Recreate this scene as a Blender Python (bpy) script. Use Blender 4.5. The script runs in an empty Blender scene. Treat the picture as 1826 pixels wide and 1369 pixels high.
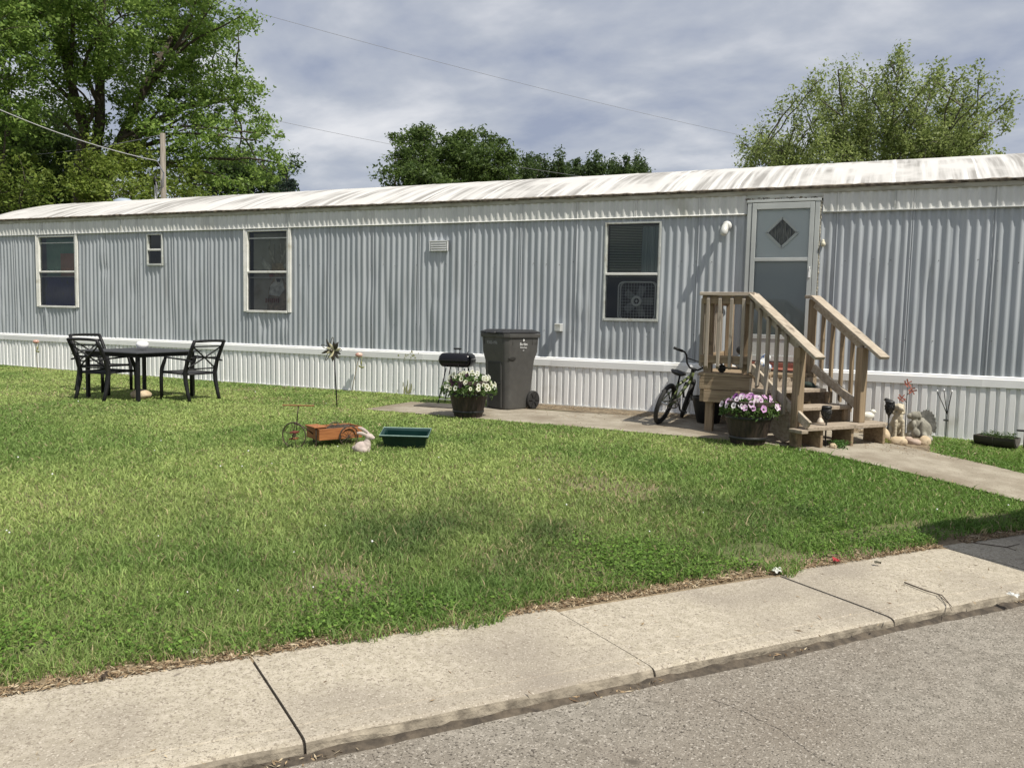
import bpy, bmesh, math, random
import numpy as np
from math import sin, cos, pi, radians, sqrt, atan2
from mathutils import Vector, Matrix, Euler
random.seed(7)
RNG = np.random.default_rng(11)
scene = bpy.context.scene
COL = scene.collection

# ------------------------------------------------------------------ camera
FOC, PX, PY = 1478.0, 913.0, 684.5           # photo pixels (1826 x 1369)
def _n(v): v = np.array(v, float); return v / np.linalg.norm(v)
_X = -_n([-3278, -195, 1478]); _Z = -_n([-393, 17808, 1478]); _Z = _n(_Z - _X*np.dot(_X, _Z)); _Y = np.cross(_Z, _X)
ROT = np.array([_X, _Y, _Z])                 # world = ROT @ camera (x right, y down, z forward)
CAM = np.array([0.0, -10.823, 1.2466])
cd = bpy.data.cameras.new("camera"); cam = bpy.data.objects.new("camera", cd); COL.objects.link(cam)
m = Matrix.Identity(4)
for i in range(3):
    m[i][0] = ROT[i][0]; m[i][1] = -ROT[i][1]; m[i][2] = -ROT[i][2]; m[i][3] = CAM[i]
cam.matrix_world = m
cd.sensor_fit = 'HORIZONTAL'; cd.sensor_width = 36.0; cd.lens = FOC/1826*36.0
cd.clip_start = 0.05; cd.clip_end = 3000
scene.camera = cam

# ------------------------------------------------------------------ world, sun, exposure
SUN_TRAVEL = Vector((-0.62, 0.22, -1.0)).normalized()
elev = math.asin(-SUN_TRAVEL.z); azim = atan2(-SUN_TRAVEL.x, -SUN_TRAVEL.y)
world = bpy.data.worlds.new("World"); scene.world = world; world.use_nodes = True
nt = world.node_tree; nt.nodes.clear()
def wn(t, **k):
    n = nt.nodes.new(t)
    for a, b in k.items(): setattr(n, a, b)
    return n
out = wn('ShaderNodeOutputWorld')
sky = wn('ShaderNodeTexSky', sky_type='NISHITA', sun_disc=False, sun_elevation=elev, sun_rotation=azim)
bg1 = wn('ShaderNodeBackground'); bg1.inputs[1].default_value = 0.12
nt.links.new(sky.outputs[0], bg1.inputs[0])
tc = wn('ShaderNodeTexCoord'); sep = wn('ShaderNodeSeparateXYZ'); nt.links.new(tc.outputs['Generated'], sep.inputs[0])
def wmath(op, a, b):
    n = wn('ShaderNodeMath', operation=op)
    for i, v in enumerate((a, b)):
        if isinstance(v, (int, float)): n.inputs[i].default_value = v
        elif v is not None: nt.links.new(v, n.inputs[i])
    return n.outputs[0]
den = wmath('ADD', wmath('MAXIMUM', sep.outputs[2], 0.0), 0.22)
cxy = wn('ShaderNodeCombineXYZ')
nt.links.new(wmath('DIVIDE', sep.outputs[0], den), cxy.inputs[0]); nt.links.new(wmath('DIVIDE', sep.outputs[1], den), cxy.inputs[1])
mp = wn('ShaderNodeMapping'); mp.inputs['Rotation'].default_value = (0, 0, radians(22)); mp.inputs['Scale'].default_value = (1.05, 1.25, 1)
nt.links.new(cxy.outputs[0], mp.inputs[0])
nz = wn('ShaderNodeTexNoise'); nz.inputs['Scale'].default_value = 2.0; nz.inputs['Detail'].default_value = 8; nz.inputs['Roughness'].default_value = 0.53; nz.inputs['Distortion'].default_value = 0.15
nt.links.new(mp.outputs[0], nz.inputs[0])
rp = wn('ShaderNodeValToRGB'); e = rp.color_ramp.elements
e[0].position = 0.36; e[0].color = (0.31, 0.35, 0.455, 1); e[1].position = 0.68; e[1].color = (0.74, 0.745, 0.77, 1)
x = rp.color_ramp.elements.new(0.50); x.color = (0.455, 0.485, 0.55, 1)
nt.links.new(nz.outputs[0], rp.inputs[0])
bg2 = wn('ShaderNodeBackground'); bg2.inputs[1].default_value = 1.0; nt.links.new(rp.outputs[0], bg2.inputs[0])
mx = wn('ShaderNodeMixShader'); mx.inputs[0].default_value = 0.93
nt.links.new(bg1.outputs[0], mx.inputs[1]); nt.links.new(bg2.outputs[0], mx.inputs[2]); nt.links.new(mx.outputs[0], out.inputs[0])
sl = bpy.data.lights.new("sun", 'SUN'); sl.energy = 5.0; sl.angle = radians(0.6); sl.color = (1.0, 0.95, 0.85)
so = bpy.data.objects.new("sun", sl); COL.objects.link(so); so.location = (8, -12, 20)
so.rotation_euler = SUN_TRAVEL.to_track_quat('-Z', 'Y').to_euler()
scene.view_settings.view_transform = 'Standard'; scene.view_settings.look = 'None'
scene.view_settings.exposure = 0.13; scene.view_settings.gamma = 1.0; scene.view_settings.use_curve_mapping = False

# ------------------------------------------------------------------ geometry of the site
U = np.array([0.63, 0.777]); U /= np.linalg.norm(U); NN = np.array([-U[1], U[0]])     # along / across the sidewalk
P0 = np.array([-2.478, -8.067])
def g0(x): return np.interp(x, [-60, -16, -10.3, -1.2, 1.45, 8], [.12, .03, 0, 0, -.10, -.18])
def gz(x, y):
    x = np.asarray(x, float); y = np.asarray(y, float)
    s = (x-P0[0])*NN[0] + (y-P0[1])*NN[1]
    d = np.maximum(-y, 0); sp = np.maximum(s, 0); w = sp/(sp+d+1e-6); w = 1-(1-w)**2.5
    return np.where(s <= 0, -.28, g0(x)*w - .28*(1-w))
def gzf(x, y): return float(gz(x, y))
def ray(px, py): return _n(ROT @ np.array([px-PX, py-PY, FOC]))
def at_y(px, py, y):
    r = ray(px, py); t = (y-CAM[1])/r[1]; return Vector(CAM+t*r)
def at_d(px, py, d): return Vector(CAM + ray(px, py)*d)
def hash_noise(x, y, seed=0):
    """smooth value noise in numpy"""
    xi = np.floor(x).astype(int); yi = np.floor(y).astype(int); xf = x-xi; yf = y-yi
    def h(a, b):
        n = (a*374761393 + b*668265263 + seed*1442695) & 0x7fffffff
        n = ((n ^ (n >> 13))*1274126177) & 0x7fffffff
        return ((n ^ (n >> 16)) & 0xffff)/65535.0
    u = xf*xf*(3-2*xf); v = yf*yf*(3-2*yf)
    return (h(xi, yi)*(1-u)+h(xi+1, yi)*u)*(1-v) + (h(xi, yi+1)*(1-u)+h(xi+1, yi+1)*u)*v
def fbm(x, y, s, seed=0): return 0.6*hash_noise(x*s, y*s, seed)+0.28*hash_noise(x*s*2.1, y*s*2.1, seed+5)+0.12*hash_noise(x*s*4.3, y*s*4.3, seed+9)

# ------------------------------------------------------------------ materials
def newmat(name):
    M = bpy.data.materials.new(name); M.use_nodes = True; t = M.node_tree
    return M, t, t.nodes['Principled BSDF']
def nmat(name, c1, c2=None, scale=6, rough=.6, bump=0, bscale=60, metal=0, stretch=(1, 1, 1), rot=(0, 0, 0), lo=.35, hi=.65, detail=5, spec=.5, c3=None, s3=2, lo3=.55, hi3=.7, coat=0, spots=None, c3m=False):
    M, t, b = newmat(name); N = t.nodes; L = t.links
    b.inputs['Roughness'].default_value = rough; b.inputs['Metallic'].default_value = metal
    b.inputs['Specular IOR Level'].default_value = spec; b.inputs['Coat Weight'].default_value = coat
    tcn = N.new('ShaderNodeTexCoord'); mpn = N.new('ShaderNodeMapping'); L.new(tcn.outputs['Object'], mpn.inputs[0])
    mpn.inputs['Scale'].default_value = stretch; mpn.inputs['Rotation'].default_value = rot
    col = None
    def ramp(src, a, ca, bb, cb):
        r = N.new('ShaderNodeValToRGB'); ee = r.color_ramp.elements; ee[0].position = a; ee[1].position = bb
        ee[0].color = (*ca, 1); ee[1].color = (*cb, 1); L.new(src, r.inputs[0]); return r.outputs[0]
    def noise(sc, dt=detail, mapped=True):
        n = N.new('ShaderNodeTexNoise'); n.inputs['Scale'].default_value = sc; n.inputs['Detail'].default_value = dt
        L.new(mpn.outputs[0] if mapped else tcn.outputs['Object'], n.inputs[0]); return n.outputs[0]
    def mix(f, a, bcol):
        mm = N.new('ShaderNodeMix'); mm.data_type = 'RGBA'; L.new(f, mm.inputs[0])
        for v, k in ((a, 6), (bcol, 7)):
            if isinstance(v, tuple): mm.inputs[k].default_value = (*v, 1)
            else: L.new(v, mm.inputs[k])
        return mm.outputs[2]
    if c2 is None: b.inputs['Base Color'].default_value = (*c1, 1)
    else:
        col = ramp(noise(scale), lo, c1, hi, c2)
        if c3 is not None: col = mix(ramp(noise(s3, 5, c3m), lo3, (0, 0, 0), hi3, (1, 1, 1)), col, c3)
        if spots is not None:
            for sc_, th, cc in spots: col = mix(ramp(noise(sc_, 2, False), th, (0, 0, 0), th+.03, (1, 1, 1)), col, cc)
        L.new(col, b.inputs['Base Color'])
    if bump:
        bp = N.new('ShaderNodeBump'); bp.inputs['Strength'].default_value = bump; bp.inputs['Distance'].default_value = .01
        L.new(noise(bscale, 6), bp.inputs['Height']); L.new(bp.outputs[0], b.inputs['Normal'])
    return M
MAT = {}
MAT['siding'] = nmat('siding_paint', (.362, .390, .414), (.43, .455, .479), 1.6, .45, stretch=(3, 1, .35), c3=(.29, .305, .31), s3=2.6, lo3=.56, hi3=.76, c3m=True)
MAT['band'] = nmat('band_paint', (.55, .555, .535), (.66, .66, .63), 2.0, .45, stretch=(3, 1, .5), c3=(.44, .43, .37), s3=1.7, lo3=.58, hi3=.75)
MAT['skirt'] = nmat('skirt_vinyl', (.80, .80, .79), (.86, .86, .85), 2.5, .4, stretch=(2, 1, .6), c3=(.66, .65, .60), s3=2.2, lo3=.64, hi3=.8)
MAT['trim'] = nmat('trim_white', (.70, .69, .64), (.80, .79, .75), 7, .45, c3=(.52, .49, .40), s3=5, lo3=.6, hi3=.75)
MAT['trim_grey'] = nmat('trim_grey', (.40, .42, .40), (.54, .55, .52), 9, .5, c3=(.33, .32, .27), s3=12, lo3=.55, hi3=.7)
MAT['door_panel'] = nmat('door_panel', (.70, .735, .735), (.76, .79, .79), 2, .35)
MAT['door_trim'] = nmat('door_trim', (.40, .42, .41), (.48, .50, .485), 3, .4)
MAT['roof'] = nmat('roof_coating', (.27, .258, .24), (.58, .568, .545), 2.2, .8, bump=.15, bscale=30, stretch=(5.5, .22, .22), lo=.40, hi=.60, c3=(.545, .53, .505), s3=1.1, lo3=.46, hi3=.62)
MAT['rust'] = nmat('rusty_edge', (.05, .038, .03), (.24, .20, .15), 14, .9, bump=.5, bscale=50)
MAT['gutter'] = nmat('gutter_rail', (.30, .29, .25), (.44, .43, .38), 5, .55, stretch=(1, 1, 4))
MAT['inside'] = nmat('interior_dark', (.06, .055, .05))
MAT['dark_metal'] = nmat('black_metal', (.009, .009, .010), (.014, .014, .015), 30, .5, spec=.3)
MAT['mesh_seat'] = nmat('sling_black', (.03, .032, .036), (.045, .046, .05), 90, .6)
MAT['grill'] = nmat('grill_enamel', (.006, .006, .009), (.009, .009, .012), 5, .22, spec=.35)
MAT['steel'] = nmat('steel', (.45, .45, .45), (.55, .55, .54), 30, .35, metal=.8)
MAT['black_plastic'] = nmat('black_plastic', (.014, .014, .015), (.022, .022, .022), 20, .45)
MAT['rubber'] = nmat('rubber', (.013, .013, .013), (.022, .021, .02), 40, .8)
MAT['bin'] = nmat('bin_plastic', (.064, .062, .059), (.076, .074, .070), 12, .48, c3=(.095, .093, .088), s3=3, lo3=.6, hi3=.8)
MAT['bin_lid'] = nmat('bin_lid_plastic', (.018, .018, .020), (.026, .026, .028), 12, .45)
MAT['white'] = nmat('white_glaze', (.80, .80, .80), (.83, .83, .82), 5, .3)
MAT['print_white'] = nmat('print_white', (.75, .75, .74))
MAT['terra'] = nmat('cedar_box', (.24, .085, .026), (.36, .14, .045), 5, .6, stretch=(1, 1, 9), bump=.15, bscale=50)
MAT['rust_iron'] = nmat('rust_iron', (.035, .028, .02), (.075, .05, .032), 40, .7)
MAT['rust_bar'] = nmat('rust_bar', (.16, .075, .025), (.26, .12, .045), 20, .7)
MAT['bunny'] = nmat('bunny_stone', (.42, .345, .31), (.52, .44, .40), 8, .7, bump=.1, bscale=60)
MAT['greenbox'] = nmat('green_plastic', (.004, .026, .023), (.006, .033, .029), 6, .3)
MAT['barrel'] = nmat('barrel_stave', (.014, .010, .008), (.058, .037, .028), 5, .65, stretch=(6, 6, .5), bump=.25, bscale=30)
MAT['barrel_in'] = nmat('potting_soil', (.03, .022, .016), (.06, .045, .03), 40, .9, bump=.6)
MAT['dogstone'] = nmat('dog_stone', (.40, .35, .255), (.56, .50, .385), 9, .85, bump=.3, bscale=50, c3=(.22, .19, .14), s3=9, lo3=.6, hi3=.75)
MAT['greystone'] = nmat('grey_stone', (.19, .178, .145), (.33, .312, .26), 10, .9, bump=.4, bscale=50, c3=(.09, .09, .08), s3=12, lo3=.58, hi3=.7)
MAT['rock'] = nmat('tan_rock', (.42, .32, .20), (.58, .47, .33), 8, .9, bump=.5, bscale=30, c3=(.26, .19, .12), s3=9, lo3=.6, hi3=.7)
MAT['rock_pink'] = nmat('pink_rock', (.34, .25, .19), (.48, .38, .31), 10, .9, bump=.5, bscale=30)
MAT['bike_green'] = nmat('bike_camo', (.025, .035, .014), (.12, .15, .055), 18, .35, lo=.48, hi=.52)
MAT['brown_post'] = nmat('pole_wood', (.16, .14, .115), (.27, .24, .20), 6, .9, stretch=(6, 6, .4), bump=.4)
MAT['cable'] = nmat('cable', (.20, .20, .22))
MAT['cable_light'] = nmat('cable_light', (.34, .34, .34))
MAT['bark'] = nmat('bark', (.045, .036, .028), (.105, .085, .066), 9, .95, stretch=(3, 3, .6), bump=.6, bscale=20)
MAT['bark_pale'] = nmat('bark_pale', (.075, .066, .055), (.14, .125, .105), 9, .95, stretch=(3, 3, .6), bump=.5, bscale=20)
def wood(name, a, b, stretch, rot=(0, 0, 0)):
    return nmat(name, a, b, 5.5, .78, bump=.3, bscale=14, stretch=stretch, rot=rot, lo=.33, hi=.67, c3=tuple(x*.5 for x in a), s3=5.5, lo3=.62, hi3=.74)
WA, WB = (.185, .132, .080), (.335, .255, .165)
EANG = atan2(U[1], U[0])
MAT['wood_x'] = wood('deck_wood_along', WA, WB, (.45, 9, 9)); MAT['wood_y'] = wood('deck_wood_across', WA, WB, (9, .45, 9))
MAT['wood_z'] = wood('deck_wood_upright', WA, WB, (9, 9, .4)); MAT['wood_cap'] = wood('deck_wood_weathered', (.33, .27, .21), (.50, .43, .35), (.45, 9, 9))
MAT['wood_grey'] = wood('deck_wood_grey', (.25, .21, .165), (.38, .33, .265), (9, 9, .4))

def glass_mat(name, tint, refl):
    M, t, b = newmat(name); N = t.nodes; L = t.links
    N.remove(b); o = N['Material Output']
    tr = N.new('ShaderNodeBsdfTransparent'); tr.inputs[0].default_value = (*tint, 1)
    gl = N.new('ShaderNodeBsdfGlossy'); gl.inputs['Roughness'].default_value = .03; gl.inputs[0].default_value = (.9, .95, .95, 1)
    mm = N.new('ShaderNodeMixShader'); fr = N.new('ShaderNodeFresnel'); fr.inputs[0].default_value = 1.5
    ad = N.new('ShaderNodeMath'); ad.operation = 'ADD'; ad.inputs[1].default_value = refl; L.new(fr.outputs[0], ad.inputs[0])
    L.new(ad.outputs[0], mm.inputs[0]); L.new(tr.outputs[0], mm.inputs[1]); L.new(gl.outputs[0], mm.inputs[2]); L.new(mm.outputs[0], o.inputs[0])
    return M
MAT['glass'] = glass_mat('window_glass', (.74, .78, .75), .0)
MAT['glass_door'] = glass_mat('storm_glass', (.92, .94, .94), .0)
MAT['screen'] = glass_mat('insect_screen', (.74, .75, .75), .0)

def leaf_mat(name, trans=.35, rough=.55):
    M, t, b = newmat(name); N = t.nodes; L = t.links
    at = N.new('ShaderNodeAttribute'); at.attribute_name = 'Col'
    L.new(at.outputs[0], b.inputs['Base Color']); b.inputs['Roughness'].default_value = rough; b.inputs['Specular IOR Level'].default_value = .3
    tl = N.new('ShaderNodeBsdfTranslucent'); L.new(at.outputs[0], tl.inputs[0])
    mm = N.new('ShaderNodeMixShader'); mm.inputs[0].default_value = trans
    L.new(b.outputs[0], mm.inputs[1]); L.new(tl.outputs[0], mm.inputs[2]); L.new(mm.outputs[0], N['Material Output'].inputs[0])
    return M
MAT['leaf'] = leaf_mat('leaf', .5); MAT['grass'] = leaf_mat('grass_blade', .42, .6); MAT['litter'] = leaf_mat('dry_litter', .1, .8)
MAT['petal'] = leaf_mat('petal', .3, .6)

# ------------------------------------------------------------------ mesh helpers
class MB:
    def __init__(s): s.v = []; s.f = []; s.mi = []; s.cur = 0
    def add(s, vs, fs):
        o = len(s.v); s.v += [tuple(v) for v in vs]; s.f += [tuple(i+o for i in f) for f in fs]; s.mi += [s.cur]*len(fs); return s
    def box(s, c, d, rz=0, M=None):
        hx, hy, hz = d[0]/2, d[1]/2, d[2]/2
        vs = [Vector((x, y, z)) for x in (-hx, hx) for y in (-hy, hy) for z in (-hz, hz)]
        R = M if M is not None else Matrix.Rotation(rz, 3, 'Z')
        return s.add([R @ v + Vector(c) for v in vs], [(0, 1, 3, 2), (4, 6, 7, 5), (0, 4, 5, 1), (2, 3, 7, 6), (0, 2, 6, 4), (1, 5, 7, 3)])
    def box2(s, a, b): return s.box([(a[i]+b[i])/2 for i in range(3)], [abs(b[i]-a[i]) for i in range(3)])
    def bar(s, p, q, w, h, up=(0, 0, 1)):
        p = Vector(p); q = Vector(q); d = q-p; L = d.length; y = d.normalized(); u = Vector(up)
        if abs(u.dot(y)) > .98: u = Vector((1, 0, 0))
        xx = y.cross(u).normalized(); z = xx.cross(y)
        return s.box((p+q)/2, (w, L, h), M=Matrix((xx, y, z)).transposed())
    def tube(s, pts, r, n=8, caps=True, closed=False):
        pts = [Vector(p) for p in pts]; k = len(pts); rr = r if isinstance(r, (list, tuple)) else [r]*k
        vs = []; prev = None
        for i, p in enumerate(pts):
            if closed: t = (pts[(i+1) % k]-pts[i-1]).normalized()
            else: t = (pts[min(i+1, k-1)]-pts[max(i-1, 0)]).normalized()
            if prev is None:
                a = Vector((0, 0, 1)) if abs(t.z) < .9 else Vector((1, 0, 0)); u = t.cross(a).normalized()
            else: u = (prev-t*prev.dot(t)).normalized()
            prev = u; w = t.cross(u)
            vs += [p+(u*cos(2*pi*j/n)+w*sin(2*pi*j/n))*rr[i] for j in range(n)]
        fs = []
        for i in range(k if closed else k-1):
            a, b = i*n, ((i+1) % k)*n
            fs += [(a+j, a+(j+1) % n, b+(j+1) % n, b+j) for j in range(n)]
        if caps and not closed: fs += [tuple(range(n-1, -1, -1)), tuple(range((k-1)*n, k*n))]
        return s.add(vs, fs)
    def ring(s, c, R, r, axis=(1, 0, 0), n=28, m=8, a0=0, a1=2*pi):
        ax = Vector(axis).normalized(); a = Vector((0, 0, 1)) if abs(ax.z) < .9 else Vector((1, 0, 0)); u = ax.cross(a).normalized(); w = ax.cross(u)
        full = abs(a1-a0-2*pi) < 1e-6; k = n if full else n+1
        return s.tube([Vector(c)+(u*cos(a0+(a1-a0)*i/n)+w*sin(a0+(a1-a0)*i/n))*R for i in range(k)], r, m, True, full)
    def lathe(s, prof, c=(0, 0, 0), n=24, cap=True, sx=1, sy=1):
        vs = []; k = len(prof)
        for (r, z) in prof: vs += [(c[0]+r*cos(2*pi*j/n)*sx, c[1]+r*sin(2*pi*j/n)*sy, c[2]+z) for j in range(n)]
        fs = [(i*n+j, i*n+(j+1) % n, (i+1)*n+(j+1) % n, (i+1)*n+j) for i in range(k-1) for j in range(n)]
        if cap: fs += [tuple(range(n-1, -1, -1)), tuple(range((k-1)*n, k*n))]
        return s.add(vs, fs)
    def ell(s, c, r, n=14, m=9, M=None, jit=0):
        vs = [Vector((0, 0, -1))]
        for i in range(1, m):
            a = -pi/2+pi*i/m
            vs += [Vector((cos(a)*cos(2*pi*j/n), cos(a)*sin(2*pi*j/n), sin(a))) for j in range(n)]
        vs.append(Vector((0, 0, 1)))
        r = (r, r, r) if isinstance(r, (int, float)) else r
        o = []
        for v in vs:
            k = 1+(random.uniform(-jit, jit) if jit else 0); w = Vector((v.x*r[0], v.y*r[1], v.z*r[2]))*k
            if M is not None: w = M @ w
            o.append(w+Vector(c))
        fs = [(0, 1+(j+1) % n, 1+j) for j in range(n)]
        for i in range(m-2):
            a, b = 1+i*n, 1+(i+1)*n
            fs += [(a+j, a+(j+1) % n, b+(j+1) % n, b+j) for j in range(n)]
        l = len(o)-1; a = 1+(m-2)*n
        fs += [(l, a+j, a+(j+1) % n) for j in range(n)]
        return s.add(o, fs)
    def prism(s, poly, a, b, axis='y'):
        """poly of 2D points extruded from a to b along axis"""
        def P(p, t): return {'y': (p[0], t, p[1]), 'x': (t, p[0], p[1]), 'z': (p[0], p[1], t)}[axis]
        n = len(poly); vs = [P(p, a) for p in poly]+[P(p, b) for p in poly]
        return s.add(vs, [tuple(range(n)), tuple(range(2*n-1, n-1, -1))]+[(i, i+n, (i+1) % n+n, (i+1) % n) for i in range(n)])
    def build(s, name, mat, parent=None, smooth=False, bevel=0, seg=1, loc=None, remesh=0, subsurf=0, recalc=True, smoothmod=0):
        me = bpy.data.meshes.new(name); me.from_pydata(s.v, [], s.f)
        mats = mat if isinstance(mat, (list, tuple)) else [mat]
        for q in mats: me.materials.append(q)
        if len(mats) > 1: me.polygons.foreach_set('material_index', s.mi)
        if recalc:
            bm = bmesh.new(); bm.from_mesh(me); bmesh.ops.recalc_face_normals(bm, faces=bm.faces[:]); bm.to_mesh(me); bm.free()
        if smooth: me.polygons.foreach_set('use_smooth', [True]*len(me.polygons))
        me.update()
        o = bpy.data.objects.new(name, me); COL.objects.link(o)
        if parent is not None: o.parent = parent
        if loc is not None: o.location = loc
        if remesh:
            r = o.modifiers.new('remesh', 'REMESH'); r.mode = 'VOXEL'; r.voxel_size = remesh; r.use_smooth_shade = True
            if smoothmod:
                q = o.modifiers.new('smooth', 'SMOOTH'); q.factor = .5; q.iterations = smoothmod
        if bevel:
            r = o.modifiers.new('bevel', 'BEVEL'); r.width = bevel; r.segments = seg; r.limit_method = 'ANGLE'; r.angle_limit = radians(40)
        if subsurf:
            r = o.modifiers.new('sub', 'SUBSURF'); r.levels = subsurf; r.render_levels = subsurf
        return o
def tag(o, label=None, cat=None, group=None, kind=None):
    if label: o['label'] = label
    if cat: o['category'] = cat
    if group: o['group'] = group
    if kind: o['kind'] = kind
    return o
def thing(name, label, cat, loc=(0, 0, 0), rz=0, group=None, rot=None):
    o = bpy.data.objects.new(name, None); COL.objects.link(o); o.location = loc
    o.rotation_euler = rot if rot else (0, 0, rz); o.empty_display_size = .1
    return tag(o, label, cat, group)
def copy_tree(o, parent=None):
    c = o.copy(); COL.objects.link(c); c.parent = parent
    for ch in list(o.children): copy_tree(ch, c)
    return c
def np_mesh(name, V, F, mat, cols=None, parent=None, smooth=False):
    """V (n,3), F (m,k) arrays; cols per vertex"""
    me = bpy.data.meshes.new(name); n, k = len(V), F.shape[1]
    me.vertices.add(n); me.vertices.foreach_set('co', V.astype(np.float32).ravel())
    me.loops.add(F.size); me.loops.foreach_set('vertex_index', F.astype(np.int32).ravel())
    me.polygons.add(len(F)); me.polygons.foreach_set('loop_start', np.arange(0, F.size, k, dtype=np.int32)); me.polygons.foreach_set('loop_total', np.full(len(F), k, np.int32))
    if cols is not None:
        a = me.color_attributes.new('Col', 'FLOAT_COLOR', 'POINT')
        c4 = np.ones((n, 4), np.float32); c4[:, :3] = cols; a.data.foreach_set('color', c4.ravel())
    me.materials.append(mat); me.update(calc_edges=True); me.validate()
    if smooth: me.polygons.foreach_set('use_smooth', [True]*len(me.polygons))
    o = bpy.data.objects.new(name, me); COL.objects.link(o)
    if parent is not None: o.parent = parent
    return o
def structure(o): o['kind'] = 'structure'; return o

exec_parts = []
# ------------------------------------------------------------------ GROUND
def soil_mat():
    M, t, b = newmat('lawn_soil'); N = t.nodes; L = t.links; at = N.new('ShaderNodeAttribute'); at.attribute_name = 'Col'; tcn = N.new('ShaderNodeTexCoord')
    n = N.new('ShaderNodeTexNoise'); n.inputs['Scale'].default_value = 45; n.inputs['Detail'].default_value = 5; L.new(tcn.outputs['Object'], n.inputs[0])
    r = N.new('ShaderNodeMapRange'); r.inputs[3].default_value = .45; r.inputs[4].default_value = 1.5; L.new(n.outputs[0], r.inputs[0])
    m_ = N.new('ShaderNodeMix'); m_.data_type = 'RGBA'; m_.blend_type = 'MULTIPLY'; m_.inputs[0].default_value = 1; L.new(at.outputs[0], m_.inputs[6]); L.new(r.outputs[0], m_.inputs[7]); L.new(m_.outputs[2], b.inputs['Base Color'])
    bp = N.new('ShaderNodeBump'); bp.inputs['Strength'].default_value = .6; bp.inputs['Distance'].default_value = .02; L.new(n.outputs[0], bp.inputs['Height']); L.new(bp.outputs[0], b.inputs['Normal']); b.inputs['Roughness'].default_value = .95
    return M
MAT['soil'] = soil_mat()
MAT['concrete'] = nmat('sidewalk_concrete', (.35, .31, .235), (.47, .42, .335), 30, .9, bump=.55, bscale=110, c3=(.27, .235, .19), s3=1.1, lo3=.50, hi3=.72,
                       spots=[(70, .60, (.235, .20, .155)), (130, .60, (.24, .205, .16)), (95, .63, (.47, .42, .35)), (28, .70, (.20, .17, .135))])
MAT['pad'] = nmat('pad_concrete', (.25, .217, .165), (.35, .312, .248), 5, .92, bump=.4, bscale=70, c3=(.20, .165, .12), s3=1.6, lo3=.48, hi3=.66, spots=[(60, .64, (.16, .13, .09))])
MAT['asphalt'] = nmat('asphalt', (.190, .171, .140), (.295, .267, .224), 18, .92, bump=.8, bscale=120, c3=(.20, .172, .138), s3=.8, lo3=.45, hi3=.7,
                      spots=[(85, .60, (.38, .345, .295)), (105, .60, (.075, .063, .05)), (60, .66, (.30, .27, .22)), (3.2, .72, (.11, .095, .075))])
def make_ground():
    s = np.concatenate([[-600, -200, -60, -12, -4, -.35, -.06], [-.03, .03, .08, .13, .18, .24, .32], np.arange(.45, 18, .25), [20, 25, 35, 60, 120, 300, 900]])
    t = np.concatenate([[-900, -300, -120, -60, -40], np.arange(-25, 22, .4), [30, 60, 120, 300, 900]])
    S, T = np.meshgrid(s, t, indexing='ij')
    X = P0[0]+S*NN[0]+T*U[0]; Y = P0[1]+S*NN[1]+T*U[1]
    Z = gz(np.clip(X, -60, 8), np.clip(Y, -60, 0))
    Z = np.where(S < -.05, -.62, Z) + np.where(S > .1, (fbm(X, Y, 1.2, 3)-.5)*.02, 0)
    n, k = S.shape; idx = np.arange(n*k).reshape(n, k)
    F = np.stack([idx[:-1, :-1], idx[:-1, 1:], idx[1:, 1:], idx[1:, :-1]], -1).reshape(-1, 4)[:, ::-1]
    w = np.clip(1-(S-.10-.10*fbm(T, S, 1.6, 21))/.10, 0, 1)*(S > -.1)
    pat = np.clip((.30-fbm(X, Y, 1.1, 61))*9, 0, 1); w = np.maximum(w, .8*pat)[..., None]
    k = fbm(X, Y, 2.3, 9)[..., None]; Cg = np.array([.075, .092, .030])*(1-k)+np.array([.13, .13, .055])*k; Cb = np.array([.14, .105, .065])*(1-k)+np.array([.27, .21, .135])*k
    structure(np_mesh('lawn', np.stack([X, Y, Z], -1).reshape(-1, 3), F, MAT['soil'], (Cg*(1-w)+Cb*w).reshape(-1, 3), smooth=True))
make_ground()
def st(s, t, z): t = t-.078*s; return (P0[0]+s*NN[0]+t*U[0], P0[1]+s*NN[1]+t*U[1], z)
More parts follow.
